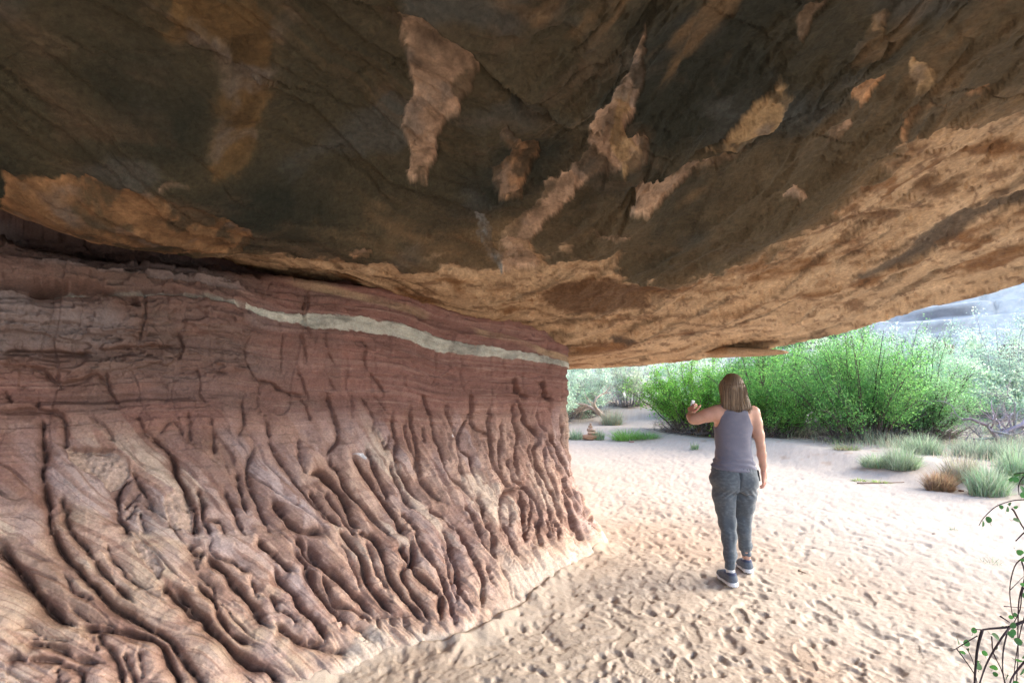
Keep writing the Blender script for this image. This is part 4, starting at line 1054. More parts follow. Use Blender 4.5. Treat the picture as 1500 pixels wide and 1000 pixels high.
G1 = "leafy green shrubs at the edge of the sand"
leafy_shrub("green_shrub", 4.95, 14.0, 1.9, 1.4, 2.3, "low green shrub leaning towards the dead branch, furthest left of the leafy row", "shrub", G1, (.15, .33, .05), (.24, .42, .08), 26000, .055, lean=(-.12, 0))
leafy_shrub("green_shrub", 6.4, 13.0, 1.9, 1.4, 2.8, "bright green shrub directly beyond the walking woman's head", "shrub", G1, (.13, .30, .07), (.21, .39, .09), 28000, .05)
leafy_shrub("green_shrub", 8.1, 11.9, 2.1, 1.3, 3.0, "tall dense green shrub with a dark twiggy foot, right of the woman", "shrub", G1, (.13, .29, .08), (.20, .38, .10), 34000, .045, low_bare=.25)
leafy_shrub("green_shrub", 9.6, 12.3, 1.5, 1.3, 2.7, "paler green shrub at the right end of the leafy row, behind the grass", "shrub", G1, (.18, .33, .14), (.25, .41, .18), 26000, .045)

leafy_shrub("green_shrub", 7.3, 14.6, 2.0, 1.3, 3.0, "green shrub filling the row behind the gap left of the tallest shrub", "shrub", G1, (.14, .29, .09), (.21, .37, .12), 24000, .055)
leafy_shrub("green_shrub", 9.5, 14.4, 2.0, 1.3, 3.1, "green shrub standing behind the tallest leafy shrub", "shrub", G1, (.16, .31, .12), (.23, .38, .15), 24000, .055)
# pale blue-green brush beyond
def brush(name, cx, cy, rx, ry, H, label, group, col, alt, n, L, cat="bush", stems=30, bark=(.33, .29, .29)):
    return leafy_shrub(name, cx, cy, rx, ry, H, label, cat, group, col, alt, n, L, bark, stems, low_bare=.15, airy=.8)
G2 = "pale grey-green brush beyond the sand"
brush("sage_bush", 2.6, 18.6, 1.5, 1.1, 2.2, "pale blue-grey bush nearest the end of the red wall", G2, (0.36, 0.44, 0.34), (0.46, 0.50, 0.40), 9000, .07)
brush("sage_bush", 4.6, 20.5, 1.7, 1.2, 2.6, "pale feathery bush behind the dead branch", G2, (0.46, 0.53, 0.39), (0.55, 0.58, 0.44), 9000, .08)
brush("sage_bush", 7.2, 19.5, 1.7, 1.2, 3.0, "pale bush seen between the first leafy shrubs", G2, (0.39, 0.50, 0.33), (0.52, 0.58, 0.40), 8000, .08)
brush("tamarisk", 12.6, 15.2, 1.6, 1.3, 3.2, "pale feathery tree behind the right end of the leafy row", G2, (0.36, 0.50, 0.33), (0.48, 0.58, 0.40), 14000, .06)
brush("tamarisk", 15.6, 16.0, 1.8, 1.4, 3.6, "tall pale blue-green bush behind the grey dead shrub", G2, (0.39, 0.50, 0.37), (0.52, 0.58, 0.44), 14000, .06)
brush("tamarisk", 18.5, 17.0, 1.8, 1.4, 3.5, "pale bush at the far right edge under the rock slope", G2, (0.43, 0.50, 0.39), (0.52, 0.58, 0.44), 9000, .07)
brush("sage_bush", 11.0, 19.5, 2.0, 1.4, 3.3, "pale bush rising behind the tallest leafy shrub", G2, (0.43, 0.53, 0.35), (0.52, 0.61, 0.40), 9000, .08)

# dead branch at the left: log with two arms
def to_world(pts, Y, k=0):
    return [at(px, py, Y + dy) for px, py, dy in pts]

def dead_branch():
    Y = 16.6
    b = at(899, 624, Y); b[2] = gz(b[0], b[1])
    root = empty("dead_branch", b, "bare forked branch of driftwood lying across the sand left of the leafy shrubs", "dead branch")
    a = Acc()
    cw = (.42, .33, .26)
    def add(pts, r0, r1, c=cw):
        P = catmull([np.array(at(px, py, Y + dy)) - b for px, py, dy in pts], 4)
        P += rng.normal(size=P.shape) * .006
        a.tube(P, np.linspace(r0, r1, len(P)), 6, c)
    add([(899, 624, 0), (886, 611, 0), (876, 603, .1), (864, 596, .2), (852, 592, .3), (845, 591, .4)], .10, .03)
    add([(880, 606, 0), (874, 598, -.1), (870.5, 591, -.2), (873, 584, -.2), (880, 578, -.1), (887, 575.5, 0), (895, 574.5, 0)], .055, .014)
    add([(888, 613, 0), (880, 601, .2), (868, 594, .3), (858, 586, .4)], .03, .008); add([(870.5, 591, -.2), (864, 588, -.3), (859, 581, -.3), (856, 574, -.2)], .022, .006); add([(883, 577, -.1), (884, 571, 0), (889, 564, .1)], .014, .005); add([(893, 617, 0), (884, 617, -.2), (876, 621, -.3)], .02, .008)
    add([(871, 597, -.1), (866, 591, -.3)], .035, .01); add([(886, 576, 0), (890, 571, 0), (894, 565, .1)], .03, .008)
    add([(874, 583, 0), (868, 577, .1), (862, 574, .2)], .015, .006); add([(866, 598, .2), (858, 600, .1), (853, 603, 0)], .03, .01)
    a.build("limb", M_BARK, root)
    tw = Acc()
    for k in range(60):
        i = rng.random(); o = np.array(at(850 + 12 * rng.random(), 591 + 8 * rng.random(), Y + .3 * rng.random())) - b
        Q, R = branch(o, (-1 + rng.normal() * .4, rng.normal() * .5, -.5 + rng.normal() * .45), rng.uniform(.25, .9), .007, 6, .45, -.02)
        tw.tube(Q, R, 3, vcol((.38, .27, .20), 1, .3)[0], cap=False)
    t_ = tw.build("twigs", M_BARK, root); t_["kind"] = "stuff"
dead_branch()

def dead_shrub():
    Y = 10.9
    b = at(1458, 652, Y); b[2] = gz(b[0], b[1]) - .03
    root = empty("dead_shrub", b, "gnarled leafless grey shrub at the right, in front of the pale brush", "dead shrub")
    a = Acc()
    def limb(o, d, L, r, lvl):
        n = 7
        Q, R = branch(o, d, L, r, n, .55, .03)
        R = np.linspace(r, r * .45, n + 1)
        a.tube(Q, R, 5 if lvl == 0 else 4 if lvl == 1 else 3, vcol((.33, .29, .30), 1, .2)[0], cap=lvl == 0)
        if lvl < 3:
            for k in range([5, 5, 4][lvl]):
                i = rng.integers(2, n + 1); dd = (Q[i] - Q[i - 1]) / np.linalg.norm(Q[i] - Q[i - 1]) + rng.normal(size=3) * .75
                limb(Q[i], dd, L * rng.uniform(.45, .7), R[i] * .62, lvl + 1)
    for d in [(-1, .1, .35), (-.7, -.2, .9), (-.2, .2, 1), (.5, 0, .8), (1, .1, .4), (.2, -.4, .5)]:
        limb(np.array([rng.normal() * .1, 0, 0]), d, rng.uniform(.9, 1.25), .05, 0)
    a.build("branches", M_BARK, root)
dead_shrub()

for k, (x_, y_, H_, lb) in enumerate([(1.7, 17.4, 1.9, "low pale bush right beside the corner of the red wall"), (3.5, 22.5, 3.0, "pale bush far behind the dead branch"), (6.0, 17.2, 2.4, "pale bush just behind the leftmost leafy shrub"), (13.8, 19.5, 3.8, "tall pale bush between the leafy row and the rock slope"), (17.2, 20.5, 3.6, "pale bush under the rock slope, behind the dead grey shrub"), (20.5, 19.0, 3.2, "last pale bush at the right edge of the picture"), (14.2, 14.6, 1.5, "low pale bush around the foot of the dead grey shrub")]):
    brush("sage_bush", x_, y_, 1.9, 1.3, H_, lb, G2, (0.36, 0.46, 0.33), (0.46, 0.53, 0.40), 9000, .075)
# ---- grasses
def tuft(name, px, py, wpx, hpx, label, group, col, alt, n=260, cat="grass clump", spread=.9, wid=.006):
    r = ray(px, py); Y = 5.0
    for _ in range(30): Y = (gz(r[0] * Y, Y) - CAMZ) / r[2] if r[2] < 0 else Y
    x, y = r[0] * Y, Y
    sc = Y / 750
    W, H = wpx * sc * .5, hpx * sc
    n = int(n * 1.7); wid = wid * .7
    o = empty(name, (x, y, gz(x, y) - .02), label, cat, group)
    acc = Acc()
    a = rng.uniform(0, 2 * pi, n); rad = np.sqrt(rng.random(n))
    B = np.stack([W * .8 * rad * np.cos(a), W * .55 * rad * np.sin(a), np.zeros(n)], 1)
    hh = H * rng.uniform(.3, 1.05, n) * (1 - .4 * rad ** 2); out = W * spread * rng.uniform(.05, .8, n); a = a + rng.normal(size=n) * .9
    D = np.stack([np.cos(a), np.sin(a), np.zeros(n)], 1) * out[:, None]
    sd = np.stack([-np.sin(a + rng.normal(size=n)), np.cos(a + rng.normal(size=n)), np.zeros(n)], 1) * wid
    C = vcol(col, n, .2, alt, .35)
    V = []
    for t, w in ((0, 1), (.4, .8), (.75, .5), (1, .08)):
        c = B + D * t ** 1.6 + np.array([0, 0, 1]) * (hh * (t - .18 * t ** 3 * rad))[:, None]
        V += [c - sd * w, c + sd * w]
    V = np.stack(V, 1).reshape(-1, 3); k = np.arange(n)[:, None] * 8
    Q = np.vstack([k + np.array([0, 1, 3, 2]), k + np.array([2, 3, 5, 4]), k + np.array([4, 5, 7, 6])])
    acc.add(V, Q, None, np.repeat(C, 8, 0))
    g = acc.build("blades", M_GRASS, o, smooth=False); g["kind"] = "stuff"
    return o
GG = "grass clumps along the sand"
GR = (.34, .44, .28); GA = (.44, .48, .36); DR = (.40, .31, .20)
tuft("grass_clump", 843, 627, 26, 20, "small green grass clump beside the corner of the red wall", GG, (.20, .32, .16), GA, 200)
tuft("grass_clump", 876, 625, 22, 22, "upright grass clump just behind the little stack of stones", GG, (.22, .34, .16), GA, 220)
tuft("grass_clump", 897, 622, 36, 34, "tall pale grass growing through the foot of the dead branch", GG, (.34, .40, .28), DR, 380)
tuft("grass_clump", 918, 634, 52, 22, "bright yellow-green ground tuft right of the stone stack", GG, (.22, .42, .08), (.32, .48, .12), 420, spread=1.2)
tuft("grass_clump", 948, 634, 40, 16, "low green tuft at the foot of the leftmost leafy shrub", GG, (.20, .38, .10), (.30, .44, .16), 300, spread=1.2)
tuft("grass_clump", 1284, 672, 50, 26, "green grass clump under the tall leafy shrub", GG, GR, GA, 420)
tuft("grass_clump", 1322, 676, 56, 44, "grass clump left of the dry brown tussock", GG, GR, GA, 560)
tuft("grass_clump", 1352, 664, 60, 40, "grass clump behind the dry brown tussock", GG, GR, GA, 520)
tuft("dry_tussock", 1376, 704, 44, 38, "dry brown grass tussock on the sand bank", None, (.36, .24, .15), (.46, .33, .20), 620, "grass tussock", 1.1)
tuft("grass_clump", 1408, 690, 60, 48, "pale straw clump touching the dry tussock on its right", GG, (.46, .44, .34), (.40, .36, .26), 480)
tuft("grass_clump", 1448, 712, 62, 58, "soft green clump between the dry tussock and the picture's right edge", GG, (.34, .48, .30), GA, 700)
tuft("grass_clump", 1492, 704, 60, 62, "soft green clump at the picture's right edge", GG, (.34, .48, .30), GA, 600)
tuft("grass_clump", 1428, 668, 60, 40, "pale clump under the grey dead shrub", GG, (.36, .44, .32), GA, 420)
tuft("grass_clump", 1476, 672, 60, 40, "pale clump right of the grey dead shrub's foot", GG, (.36, .44, .32), GA, 420)
tuft("grass_clump", 1240, 664, 40, 14, "thin low tuft in the shade under the leafy row", GG, (.22, .30, .14), DR, 220)
tuft("weed", 1258, 683, 22, 8, "tiny yellow-green weed on the sand bank, left one of two", "small weeds on the sand bank", (.30, .44, .12), (.5, .5, .2), 60, "weed", 1.4, .01)
tuft("weed", 1287, 686, 26, 9, "tiny yellow-green weed on the sand bank, right one of two", "small weeds on the sand bank", (.30, .44, .12), (.5, .5, .2), 60, "weed", 1.4, .01)
tuft("seedling", 1017, 652, 14, 16, "little green sprout at the foot of the shrubs, left of the woman", None, (.16, .28, .10), GA, 70, "sprout", .9)
tuft("seedling", 1397, 776, 12, 9, "single faint sprig on the open sand at the right", None, (.24, .32, .20), GA, 22, "sprout", 1.2, .004)
tuft("seedling", 1453, 824, 34, 16, "faint grey-green sprig near the foreground twigs", None, (.36, .40, .32), GA, 40, "sprout", 1.2, .003)

# thin pale grass spreading over the bank
def meadow():
    n = 46000
    X = rng.uniform(5.6, 15, n); Y = rng.uniform(7.3, 14.5, n)
    ln = np.interp(Y, [5.0, 7.2, 9.0, 10.9, 13.6], [8.4, 7.8, 7.0, 6.6, 5.6])
    dens = sstep(0, 1.4, X - ln) * (.25 + .75 * sstep(-.2, .3, fbm(X * 1.1, Y * 1.1, seed=801, octv=3)))
    k = rng.random(n) < dens; X, Y = X[k], Y[k]; n = len(X)
    Z = ground_z(X, Y) - .01; H = rng.uniform(.08, .40, n) * (.6 + .5 * noise(X, Y, seed=803))
    a = rng.uniform(0, 2 * pi, n); L = np.stack([np.cos(a), np.sin(a), 0 * a], 1) * (H * rng.uniform(.1, .8, n))[:, None]
    B = np.stack([X, Y, Z], 1); s = np.stack([-np.sin(a), np.cos(a), 0 * a], 1) * .005
    up = np.array([0, 0, 1.0]) * H[:, None]
    V = np.stack([B - s, B + s, B + L * .35 + up * .6 + s * .7, B + L * .35 + up * .6 - s * .7, B + L + up], 1).reshape(-1, 3); k = np.arange(n)[:, None] * 5
    A_ = Acc(); C = vcol((.38, .46, .31), n, .2, (.50, .45, .34), .4)
    A_.add(V, k + np.array([0, 1, 2, 3]), k + np.array([3, 2, 4]), np.repeat(C, 5, 0))
    tag(A_.build("grass", M_GRASS, smooth=False), kind="stuff")
meadow()

# ---- sticks and bits on the sand
def on_ground(px, py):
    r = ray(px, py); Y = 5.0
    for _ in range(30): Y = (gz(r[0] * Y, Y) - CAMZ) / r[2]
    return np.array([r[0] * Y, Y, gz(r[0] * Y, Y)])

def stick(px0, py0, px1, py1, r, label):
    p, q = on_ground(px0, py0), on_ground(px1, py1)
    a = Acc(); t = np.linspace(0, 1, 9)[:, None]
    P = p * (1 - t) + q * t + rng.normal(size=(9, 3)) * .012; P[:, 2] = [gz(u[0], u[1]) + r * .9 for u in P]
    a.tube(P - p, np.linspace(r, r * .5, 9), 6, (.24, .17, .13))
    o = a.build("stick", M_BARK); o.location = p
    tag(o, label, "stick")
stick(1257, 708, 1322, 698, .012, "long thin stick lying on the sand bank")
stick(1170, 835, 1182, 840, .005, "short stick on the sand right of the woman")

def pebble(name, c, r, label=None, cat=None, group=None, col=(.30, .22, .17), sq=(1, 1, .6), seed=0, parent=None, rot=0, mat=None, sub=3, rough=.25):
    """an uneven stone from a subdivided cube-sphere"""
    n = 2 ** sub + 1; u = np.linspace(-1, 1, n); A, B = np.meshgrid(u, u, indexing='ij'); V = []; F = []; k = 0
    for ax in range(3):
        for s in (-1, 1):
            q = np.zeros((n, n, 3)); q[..., ax] = s; q[..., (ax + 1) % 3] = A * s; q[..., (ax + 2) % 3] = B
            V.append(q.reshape(-1, 3)); F.append(grid_faces(n, n) + k); k += n * n
    V = np.vstack(V); N = V / (np.abs(V) ** 4).sum(1)[:, None] ** .25
    N = N * .55 + .45 * V / np.linalg.norm(V, axis=1)[:, None]
    d = fbm(N[:, 0] * 1.6 + seed, N[:, 1] * 1.6, N[:, 2] * 1.6 + seed * .7, seed=500 + seed, octv=4)
    P = N * (1 + rough * d[:, None]) * np.array(sq) * r
    cr, sr = cos(rot), sin(rot); P = np.stack([P[:, 0] * cr - P[:, 1] * sr, P[:, 0] * sr + P[:, 1] * cr, P[:, 2]], 1)
    C = np.array(col)[None] * (1 + .3 * fbm(N[:, 0] * 4, N[:, 1] * 4, N[:, 2] * 9, seed=510 + seed, octv=3))[:, None]
    o = make_mesh(name, P, np.vstack(F), mat or M_STONE, parent, C)
    o.location = c
    return tag(o, label, cat, group)

# cairn: each stone can be lifted off
b = on_ground(866, 643.5); px = b[1] / 750
CG = "stones balanced in a little cairn"
pebble("cairn_stone", b + np.array([0, 0, 3.4 * px]), 11.5 * px, "broad flat base stone of the little cairn", "stone", CG, (.34, .20, .12), (1.08, .8, .36), 1)
pebble("cairn_stone", b + np.array([1.8 * px, 0, 9.2 * px]), 7.4 * px, "wide wedge stone resting on the cairn's base stone", "stone", CG, (.42, .27, .18), (1.05, .7, .38), 2, rot=.2)
pebble("cairn_stone", b + np.array([-1.6 * px, 0, 14 * px]), 4.4 * px, "squarish stone in the middle of the cairn", "stone", CG, (.40, .27, .19), (1, .9, .62), 3)
pebble("cairn_stone", b + np.array([2.6 * px, -.02, 13.6 * px]), 3.4 * px, "small tilted stone beside the cairn's middle stone", "stone", CG, (.46, .33, .24), (1.2, .8, .45), 4, rot=.6)
pebble("cairn_stone", b + np.array([-1.2 * px, 0, 18.6 * px]), 3.0 * px, "small stone one below the cairn's top", "stone", CG, (.38, .26, .18), (1.1, .9, .6), 5)
pebble("cairn_stone", b + np.array([-.8 * px, 0, 21.9 * px]), 2.0 * px, "tiny stone on top of the cairn", "stone", CG, (.36, .25, .18), (.8, .8, .9), 6)
for k, (a_, b_, r_, lb) in enumerate([(925, 647.5, 2.8, "dark flat stone lying alone on the sand right of the cairn"), (852, 629.5, 1.8, "small brown stone between the wall corner and the cairn"), (1438, 711, 4, "brown stone at the foot of the soft green grass clump"), (1392, 717, 3.2, "small reddish stone in front of the dry tussock"), (1408, 719, 2.6, "second reddish stone in front of the dry tussock, further right"), (842, 808, 5, "broken flake of rock at the very foot of the wall's end"), (851, 811, 4, "darker rock flake lying on the sand beside the wall's end"), (1456, 683, 3, "dark stone in the pale grass at the right"), (1368, 782, 1.6, "tiny dark pebble on the open sand at the right")]):
    c = on_ground(a_, b_); s_ = c[1] / 750
    pebble("stone", c + np.array([0, 0, r_ * s_ * .25]), r_ * s_, lb, "stone", None, (.24, .15, .12) if k != 5 else (.42, .33, .29), (1.3, .9, .5), 20 + k, rot=.4 * k)

# boulders on the slope edge (dark gaps under the pale rock)
for k, (a_, b_, Y_, r_, lb) in enumerate([(1378, 512, 19.5, .30, "brown block of rock perched above the pale brush, left one"), (1485, 515, 19.2, .42, "dark brown block of rock at the right edge above the brush")]):
    c = at(a_, b_, Y_)
    pebble("boulder", c, r_, lb, "boulder", None, (.26, .19, .15), (1.4, 1, .7), 40 + k, rot=k)

# ---- twiggy plant in the right foreground
def fore_plant():
    def T(x, y): return 1350 + x / 2.94, 660 + y / 2.94
    Y0 = 1.95
    b = at(1512, 1100, Y0); b[2] = 0.0
    root = empty("twiggy_shrub", b, "thin twiggy shrub with small round leaves reaching in from the right edge", "shrub")
    TW = [
     ([(470,205),(440,210),(390,215),(320,240),(270,285),(247,320)], .0022, .05), ([(520,140),(460,98),(425,96),(400,100)], .0025, .03), ([(520,30),(440,110),(418,150),(420,190)], .002, 0), ([(390,250),(400,262),(425,310),(445,345),(430,362),(405,388)], .0032, .04),
     ([(520,420),(435,462),(400,500),(380,590),(388,690),(400,720)], .0022, .02), ([(520,560),(440,590),(425,680),(395,745)], .0022, -.05), ([(560,700),(440,735),(380,757),(300,765),(262,770)], .0052, 0), ([(262,770),(243,840),(233,930),(229,1000),(226,1150)], .0045, 0),
     ([(262,770),(235,768),(222,772)], .002, 0), ([(392,742),(345,805),(285,905),(250,1000),(220,1120)], .0032, -.04), ([(240,796),(190,825),(145,853),(128,858)], .0018, .03), ([(150,850),(180,890),(230,965),(240,1010)], .0022, .03),
     ([(372,768),(352,860),(350,950),(362,1010),(365,1100)], .0024, .06), ([(302,798),(310,870),(350,960),(370,1100)], .0022, .1), ([(470,880),(440,910),(400,960),(380,1000),(360,1100)], .0035, -.05), ([(355,668),(400,672),(450,676)], .0015, .1),
     ([(340,712),(378,737)], .003, 0), ([(195,850),(215,890),(225,920)], .0015, .05), ([(430,470),(445,540),(420,640),(415,780),(415,900),(400,1100)], .0026, .12), ([(470,640),(430,760),(405,900),(395,1000)], .002, .15), ([(380,600),(420,560),(450,530)], .0012, .02)]
    root_tw = Acc(); LP = []
    for pts, r, dy in TW:
        W = catmull([at(*T(x, y), Y0 + dy + .02 * math.sin(x * .05)) - b for x, y in pts], 4)
        root_tw.tube(W, np.linspace(r * 1.15, r * .6, len(W)), 5, vcol((.06, .042, .045), 1, .1)[0])
    # common stems down to the ground
    for x, y, dy in [(229,1150,0),(220,1120,-.04),(365,1100,.06),(360,1100,-.05),(400,1100,.12),(370,1100,.1)]:
        p = at(*T(x, y), Y0 + dy) - b; P = catmull([p, p * .6 + np.array([0, 0, .05]), np.array([rng.normal() * .04, rng.normal() * .04, 0])], 4)
        root_tw.tube(P, .005, 5, (.13, .095, .10))
    root_tw.build("twigs", M_BARK, root)
    lv = [(287,296,12),(262,312,11),(368,250,12),(378,228,9),(405,242,9),(342,242,9),(378,98,10),(410,101,12),(385,122,11),(404,124,11),(432,165,12),(410,300,12),(422,436,13),(436,468,9),(436,575,8),(225,772,10),(192,826,13),(174,865,12),(157,822,9),(272,870,10),(310,930,14),(318,800,14),(242,925,15),(390,780,13),(415,820,14),(320,845,9),(392,750,12),(440,622,9),(365,972,12),(245,945,10),(402,705,8),(440,100,9),(436,190,12),(318,962,9),(200,855,7),(380,790,12),(408,1005,12),(430,950,13),(420,900,10),(440,880,12),(385,715,8),(350,758,6),(240,905,8)]
    for k, (x, y, s) in enumerate(lv):
        a = Acc(); p = at(*T(x, y), Y0 + rng.uniform(-.05, .12)) - b; L = s * 2.2 / 2.94 * Y0 / 750
        # round leaf: fan with a folded midrib
        n = 10; th = np.arange(n) * 2 * pi / n; d = np.array([rng.normal(), rng.normal() * .4, rng.normal() * .8]); d /= np.linalg.norm(d); nn = np.array([rng.normal() * .5, -1, rng.normal() * .6]); sd = np.cross(d, nn); sd /= np.linalg.norm(sd); nn = np.cross(sd, d)
        V = [p + nn * 0] + [p + d * L * .55 * cos(t) + sd * L * .45 * sin(t) * (1 + .08 * math.sin(5 * t)) + nn * L * .14 * abs(sin(t)) for t in th]
        Tf = [[0, 1 + j, 1 + (j + 1) % n] for j in range(n)]
        a.add(V, None, Tf, vcol((.055, .16, .045), 1, .2)[0])
        a.tube([p - d * L * .5, p - d * L * .8 + np.array([0, 0, -.2 * L]), p - d * L * 1.1], .0006, 3, (.12, .14, .07), cap=False)
        a.build("leaf", M_LEAF, root, smooth=False)
fore_plant()

# tongue of rock hanging at the lip of the ceiling
def tongue():
    n, m = 60, 20
    a, c0, c1 = Acc(), at(1030, 516, 6.3), at(1152, 516.5, 6.1)
    u = np.linspace(0, 1, n); v = np.arange(m) * 2 * pi / m
    cen = c0 + (c1 - c0) * u[:, None]
    prof = np.sqrt(np.clip(1 - u ** 8, 0, 1)) * (1 - .25 * u) * sstep(-.01, .2, u)
    hh = .05 * prof * (1.5 - .6 * u); dd = .30 * prof
    V = cen[:, None] + np.stack([0 * v + 0 * u[:, None], dd[:, None] * np.sin(v), hh[:, None] * np.sign(np.cos(v)) * np.abs(np.cos(v)) ** .7], -1)
    V = V.reshape(-1, 3); V = V + .012 * fbm(V[:, 0] * 9, V[:, 1] * 9, V[:, 2] * 20, seed=601, octv=4)[:, None]
    I, J = np.meshgrid(np.arange(n - 1), np.arange(m), indexing='ij'); J2 = (J + 1) % m
    Q = np.stack([I * m + J, I * m + J2, (I + 1) * m + J2, (I + 1) * m + J], -1).reshape(-1, 4)
    C = np.array([.38, .25, .14])[None] * (1 + .3 * fbm(V[:, 0] * 5, V[:, 1] * 8, V[:, 2] * 60, seed=603, octv=3))[:, None]
    o = make_mesh("rock_tongue", V, Q, M_CEIL, CEILING, C)
tongue()
# ------------------------------------------------------------------ the walking woman
class Field:
    """signed distance on a box grid; shapes are blended smoothly, then skinned as one surface"""
    def __init__(s, lo, hi, h):
        s.lo = np.array(lo, dtype=float); s.h = h
        s.n = np.ceil((np.array(hi) - s.lo) / h).astype(int) + 1
        s.ax = [s.lo[k] + np.arange(s.n[k]) * h for k in range(3)]
        s.f = np.full(s.n, 1.0, dtype=np.float32)
    def box(s, lo, hi):
        i0 = np.clip(np.floor((np.array(lo) - s.lo) / s.h).astype(int), 0, s.n - 1); i1 = np.clip(np.ceil((np.array(hi) - s.lo) / s.h).astype(int) + 1, 1, s.n)
        sl = tuple(slice(a, b) for a, b in zip(i0, i1))
        g = np.meshgrid(*[s.ax[k][sl[k]] for k in range(3)], indexing='ij')
        return sl, g
    def join(s, sl, d, k):
        f = s.f[sl]
        if k <= 0: s.f[sl] = np.minimum(f, d); return
        hh = np.clip(.5 + .5 * (f - d) / k, 0, 1)
        s.f[sl] = f * (1 - hh) + d * hh - k * hh * (1 - hh)
    def cap(s, a, b, r1, r2, k=.03, sq=None):
        a, b = np.array(a, float), np.array(b, float); R = max(r1, r2) + .07
        sl, (X, Y, Z) = s.box(np.minimum(a, b) - R, np.maximum(a, b) + R)
        e = b - a; l2 = e @ e + 1e-12
        v = [X - a[0], Y - a[1], Z - a[2]]
        t = np.clip((v[0] * e[0] + v[1] * e[1] + v[2] * e[2]) / l2, 0, 1)
        q = [v[i] - t * e[i] for i in range(3)]
        if sq is not None: q = [q[i] / sq[i] for i in range(3)]
        s.join(sl, (np.sqrt(q[0] ** 2 + q[1] ** 2 + q[2] ** 2) - (r1 + (r2 - r1) * t)).astype(np.float32), k)
    def chain(s, pts, k=.025, sq=None):
        for p, q in zip(pts[:-1], pts[1:]): s.cap(p[:3], q[:3], p[3], q[3], k, sq)
    def ell(s, c, r, k=.03):
        c, r = np.array(c, float), np.array(r, float)
        sl, (X, Y, Z) = s.box(c - r - .06, c + r + .06)
        q = np.sqrt(((X - c[0]) / r[0]) ** 2 + ((Y - c[1]) / r[1]) ** 2 + ((Z - c[2]) / r[2]) ** 2)
        s.join(sl, ((q - 1) * r.min()).astype(np.float32), k)
    def loft(s, rows, k=.02, p=2.3, grow=0.0):
        """rows: z, cx, cy, half width, half depth"""
        rows = np.array(rows, float); rows = rows[np.argsort(rows[:, 0])]
        sl, (X, Y, Z) = s.box((rows[:, 1] - rows[:, 3]).min() * np.array([1, 0, 0]) + [-.08, (rows[:, 2] - rows[:, 4]).min() - .08, rows[0, 0] - .05], [(rows[:, 1] + rows[:, 3]).max() + .08, (rows[:, 2] + rows[:, 4]).max() + .08, rows[-1, 0] + .05])
        I = lambda c: np.interp(Z, rows[:, 0], rows[:, c])
        a, b = I(3) + grow, I(4) + grow
        q = (np.abs((X - I(1)) / a) ** p + np.abs((Y - I(2)) / b) ** p) ** (1 / p)
        d = (q - 1) * np.minimum(a, b)
        zc = np.maximum(rows[0, 0] - Z, Z - rows[-1, 0])
        s.join(sl, np.maximum(d, zc).astype(np.float32), k)
    def skin(s):
        f = s.f; h = s.h
        neg = f < 0
        c = [neg[i:f.shape[0] - 1 + i, j:f.shape[1] - 1 + j, k:f.shape[2] - 1 + k] for i in (0, 1) for j in (0, 1) for k in (0, 1)]
        cnt = sum(a.astype(np.int8) for a in c); act = (cnt > 0) & (cnt < 8)
        idx = np.argwhere(act); lut = np.full(act.shape, -1, dtype=np.int64); lut[act] = np.arange(len(idx))
        acc = np.zeros((len(idx), 3)); n = np.zeros(len(idx))
        I, J, K = idx.T
        for ax in range(3):
            o = [a for a in range(3) if a != ax]
            for u in (0, 1):
                for v in (0, 1):
                    p = np.zeros(3, int); p[o[0]] = u; p[o[1]] = v; q = p.copy(); q[ax] = 1
                    fa = f[I + p[0], J + p[1], K + p[2]]; fb = f[I + q[0], J + q[1], K + q[2]]
                    m = (fa < 0) != (fb < 0); t = np.where(m, fa / (fa - fb + 1e-12), 0)
                    pos = np.stack([I + p[0], J + p[1], K + p[2]], 1).astype(float); pos[:, ax] += t
                    acc[m] += pos[m]; n[m] += 1
        V = s.lo + acc / n[:, None] * h
        F = []
        for ax in range(3):
            o = [(ax + 1) % 3, (ax + 2) % 3]
            sh = list(f.shape); sl0 = [slice(1, -1)] * 3; sl0[ax] = slice(0, -1); sl1 = list(sl0); sl1[ax] = slice(1, None)
            a, b = neg[tuple(sl0)], neg[tuple(sl1)]
            e = np.argwhere(a != b); e = e + np.array([0 if k == ax else 1 for k in range(3)])
            if not len(e): continue
            fl = neg[e[:, 0], e[:, 1], e[:, 2]]
            def g(du, dv):
                q = e.copy(); q[:, o[0]] -= du; q[:, o[1]] -= dv; return lut[q[:, 0], q[:, 1], q[:, 2]]
            Q = np.stack([g(1, 1), g(0, 1), g(0, 0), g(1, 0)], 1)
            Q[~fl] = Q[~fl][:, ::-1]
            F.append(Q[(Q >= 0).all(1)])
        return V, np.vstack(F)

def relax(V, F, n=2, lam=.5):
    e = np.vstack([F[:, [0, 1]], F[:, [1, 2]], F[:, [2, 3]], F[:, [3, 0]]])
    deg = np.bincount(e.ravel(), minlength=len(V)).astype(float)[:, None]
    for _ in range(n):
        s = np.zeros_like(V)
        for k in range(3):
            s[:, k] = np.bincount(e[:, 0], V[e[:, 1], k], len(V)) + np.bincount(e[:, 1], V[e[:, 0], k], len(V))
        V = V + lam * (s / np.maximum(deg, 1) - V)
    return V

M_SKIN = mat_attr("skin", 0.5, 60, 0.06, ((300, .0006, .4),), 0.35, sub=.12)
M_CLOTH = mat_attr("jersey", 0.95, 420, 0.18, ((900, .0006, .6), (26, .004, .35)), 0.1, sheen=.2)
M_HAIR = mat_attr("hair", 0.6, 200, 0.15, (), 0.5)
M_SHOE = mat_attr("shoe_fabric", 0.8, 300, 0.25, ((400, .001, .5),), 0.25)
M_RUB = mat_attr("rubber", 0.6, 40, 0.08, (), 0.3)
M_GLOSS = mat_attr("gloss", 0.15, 40, 0.0, (), 0.6)

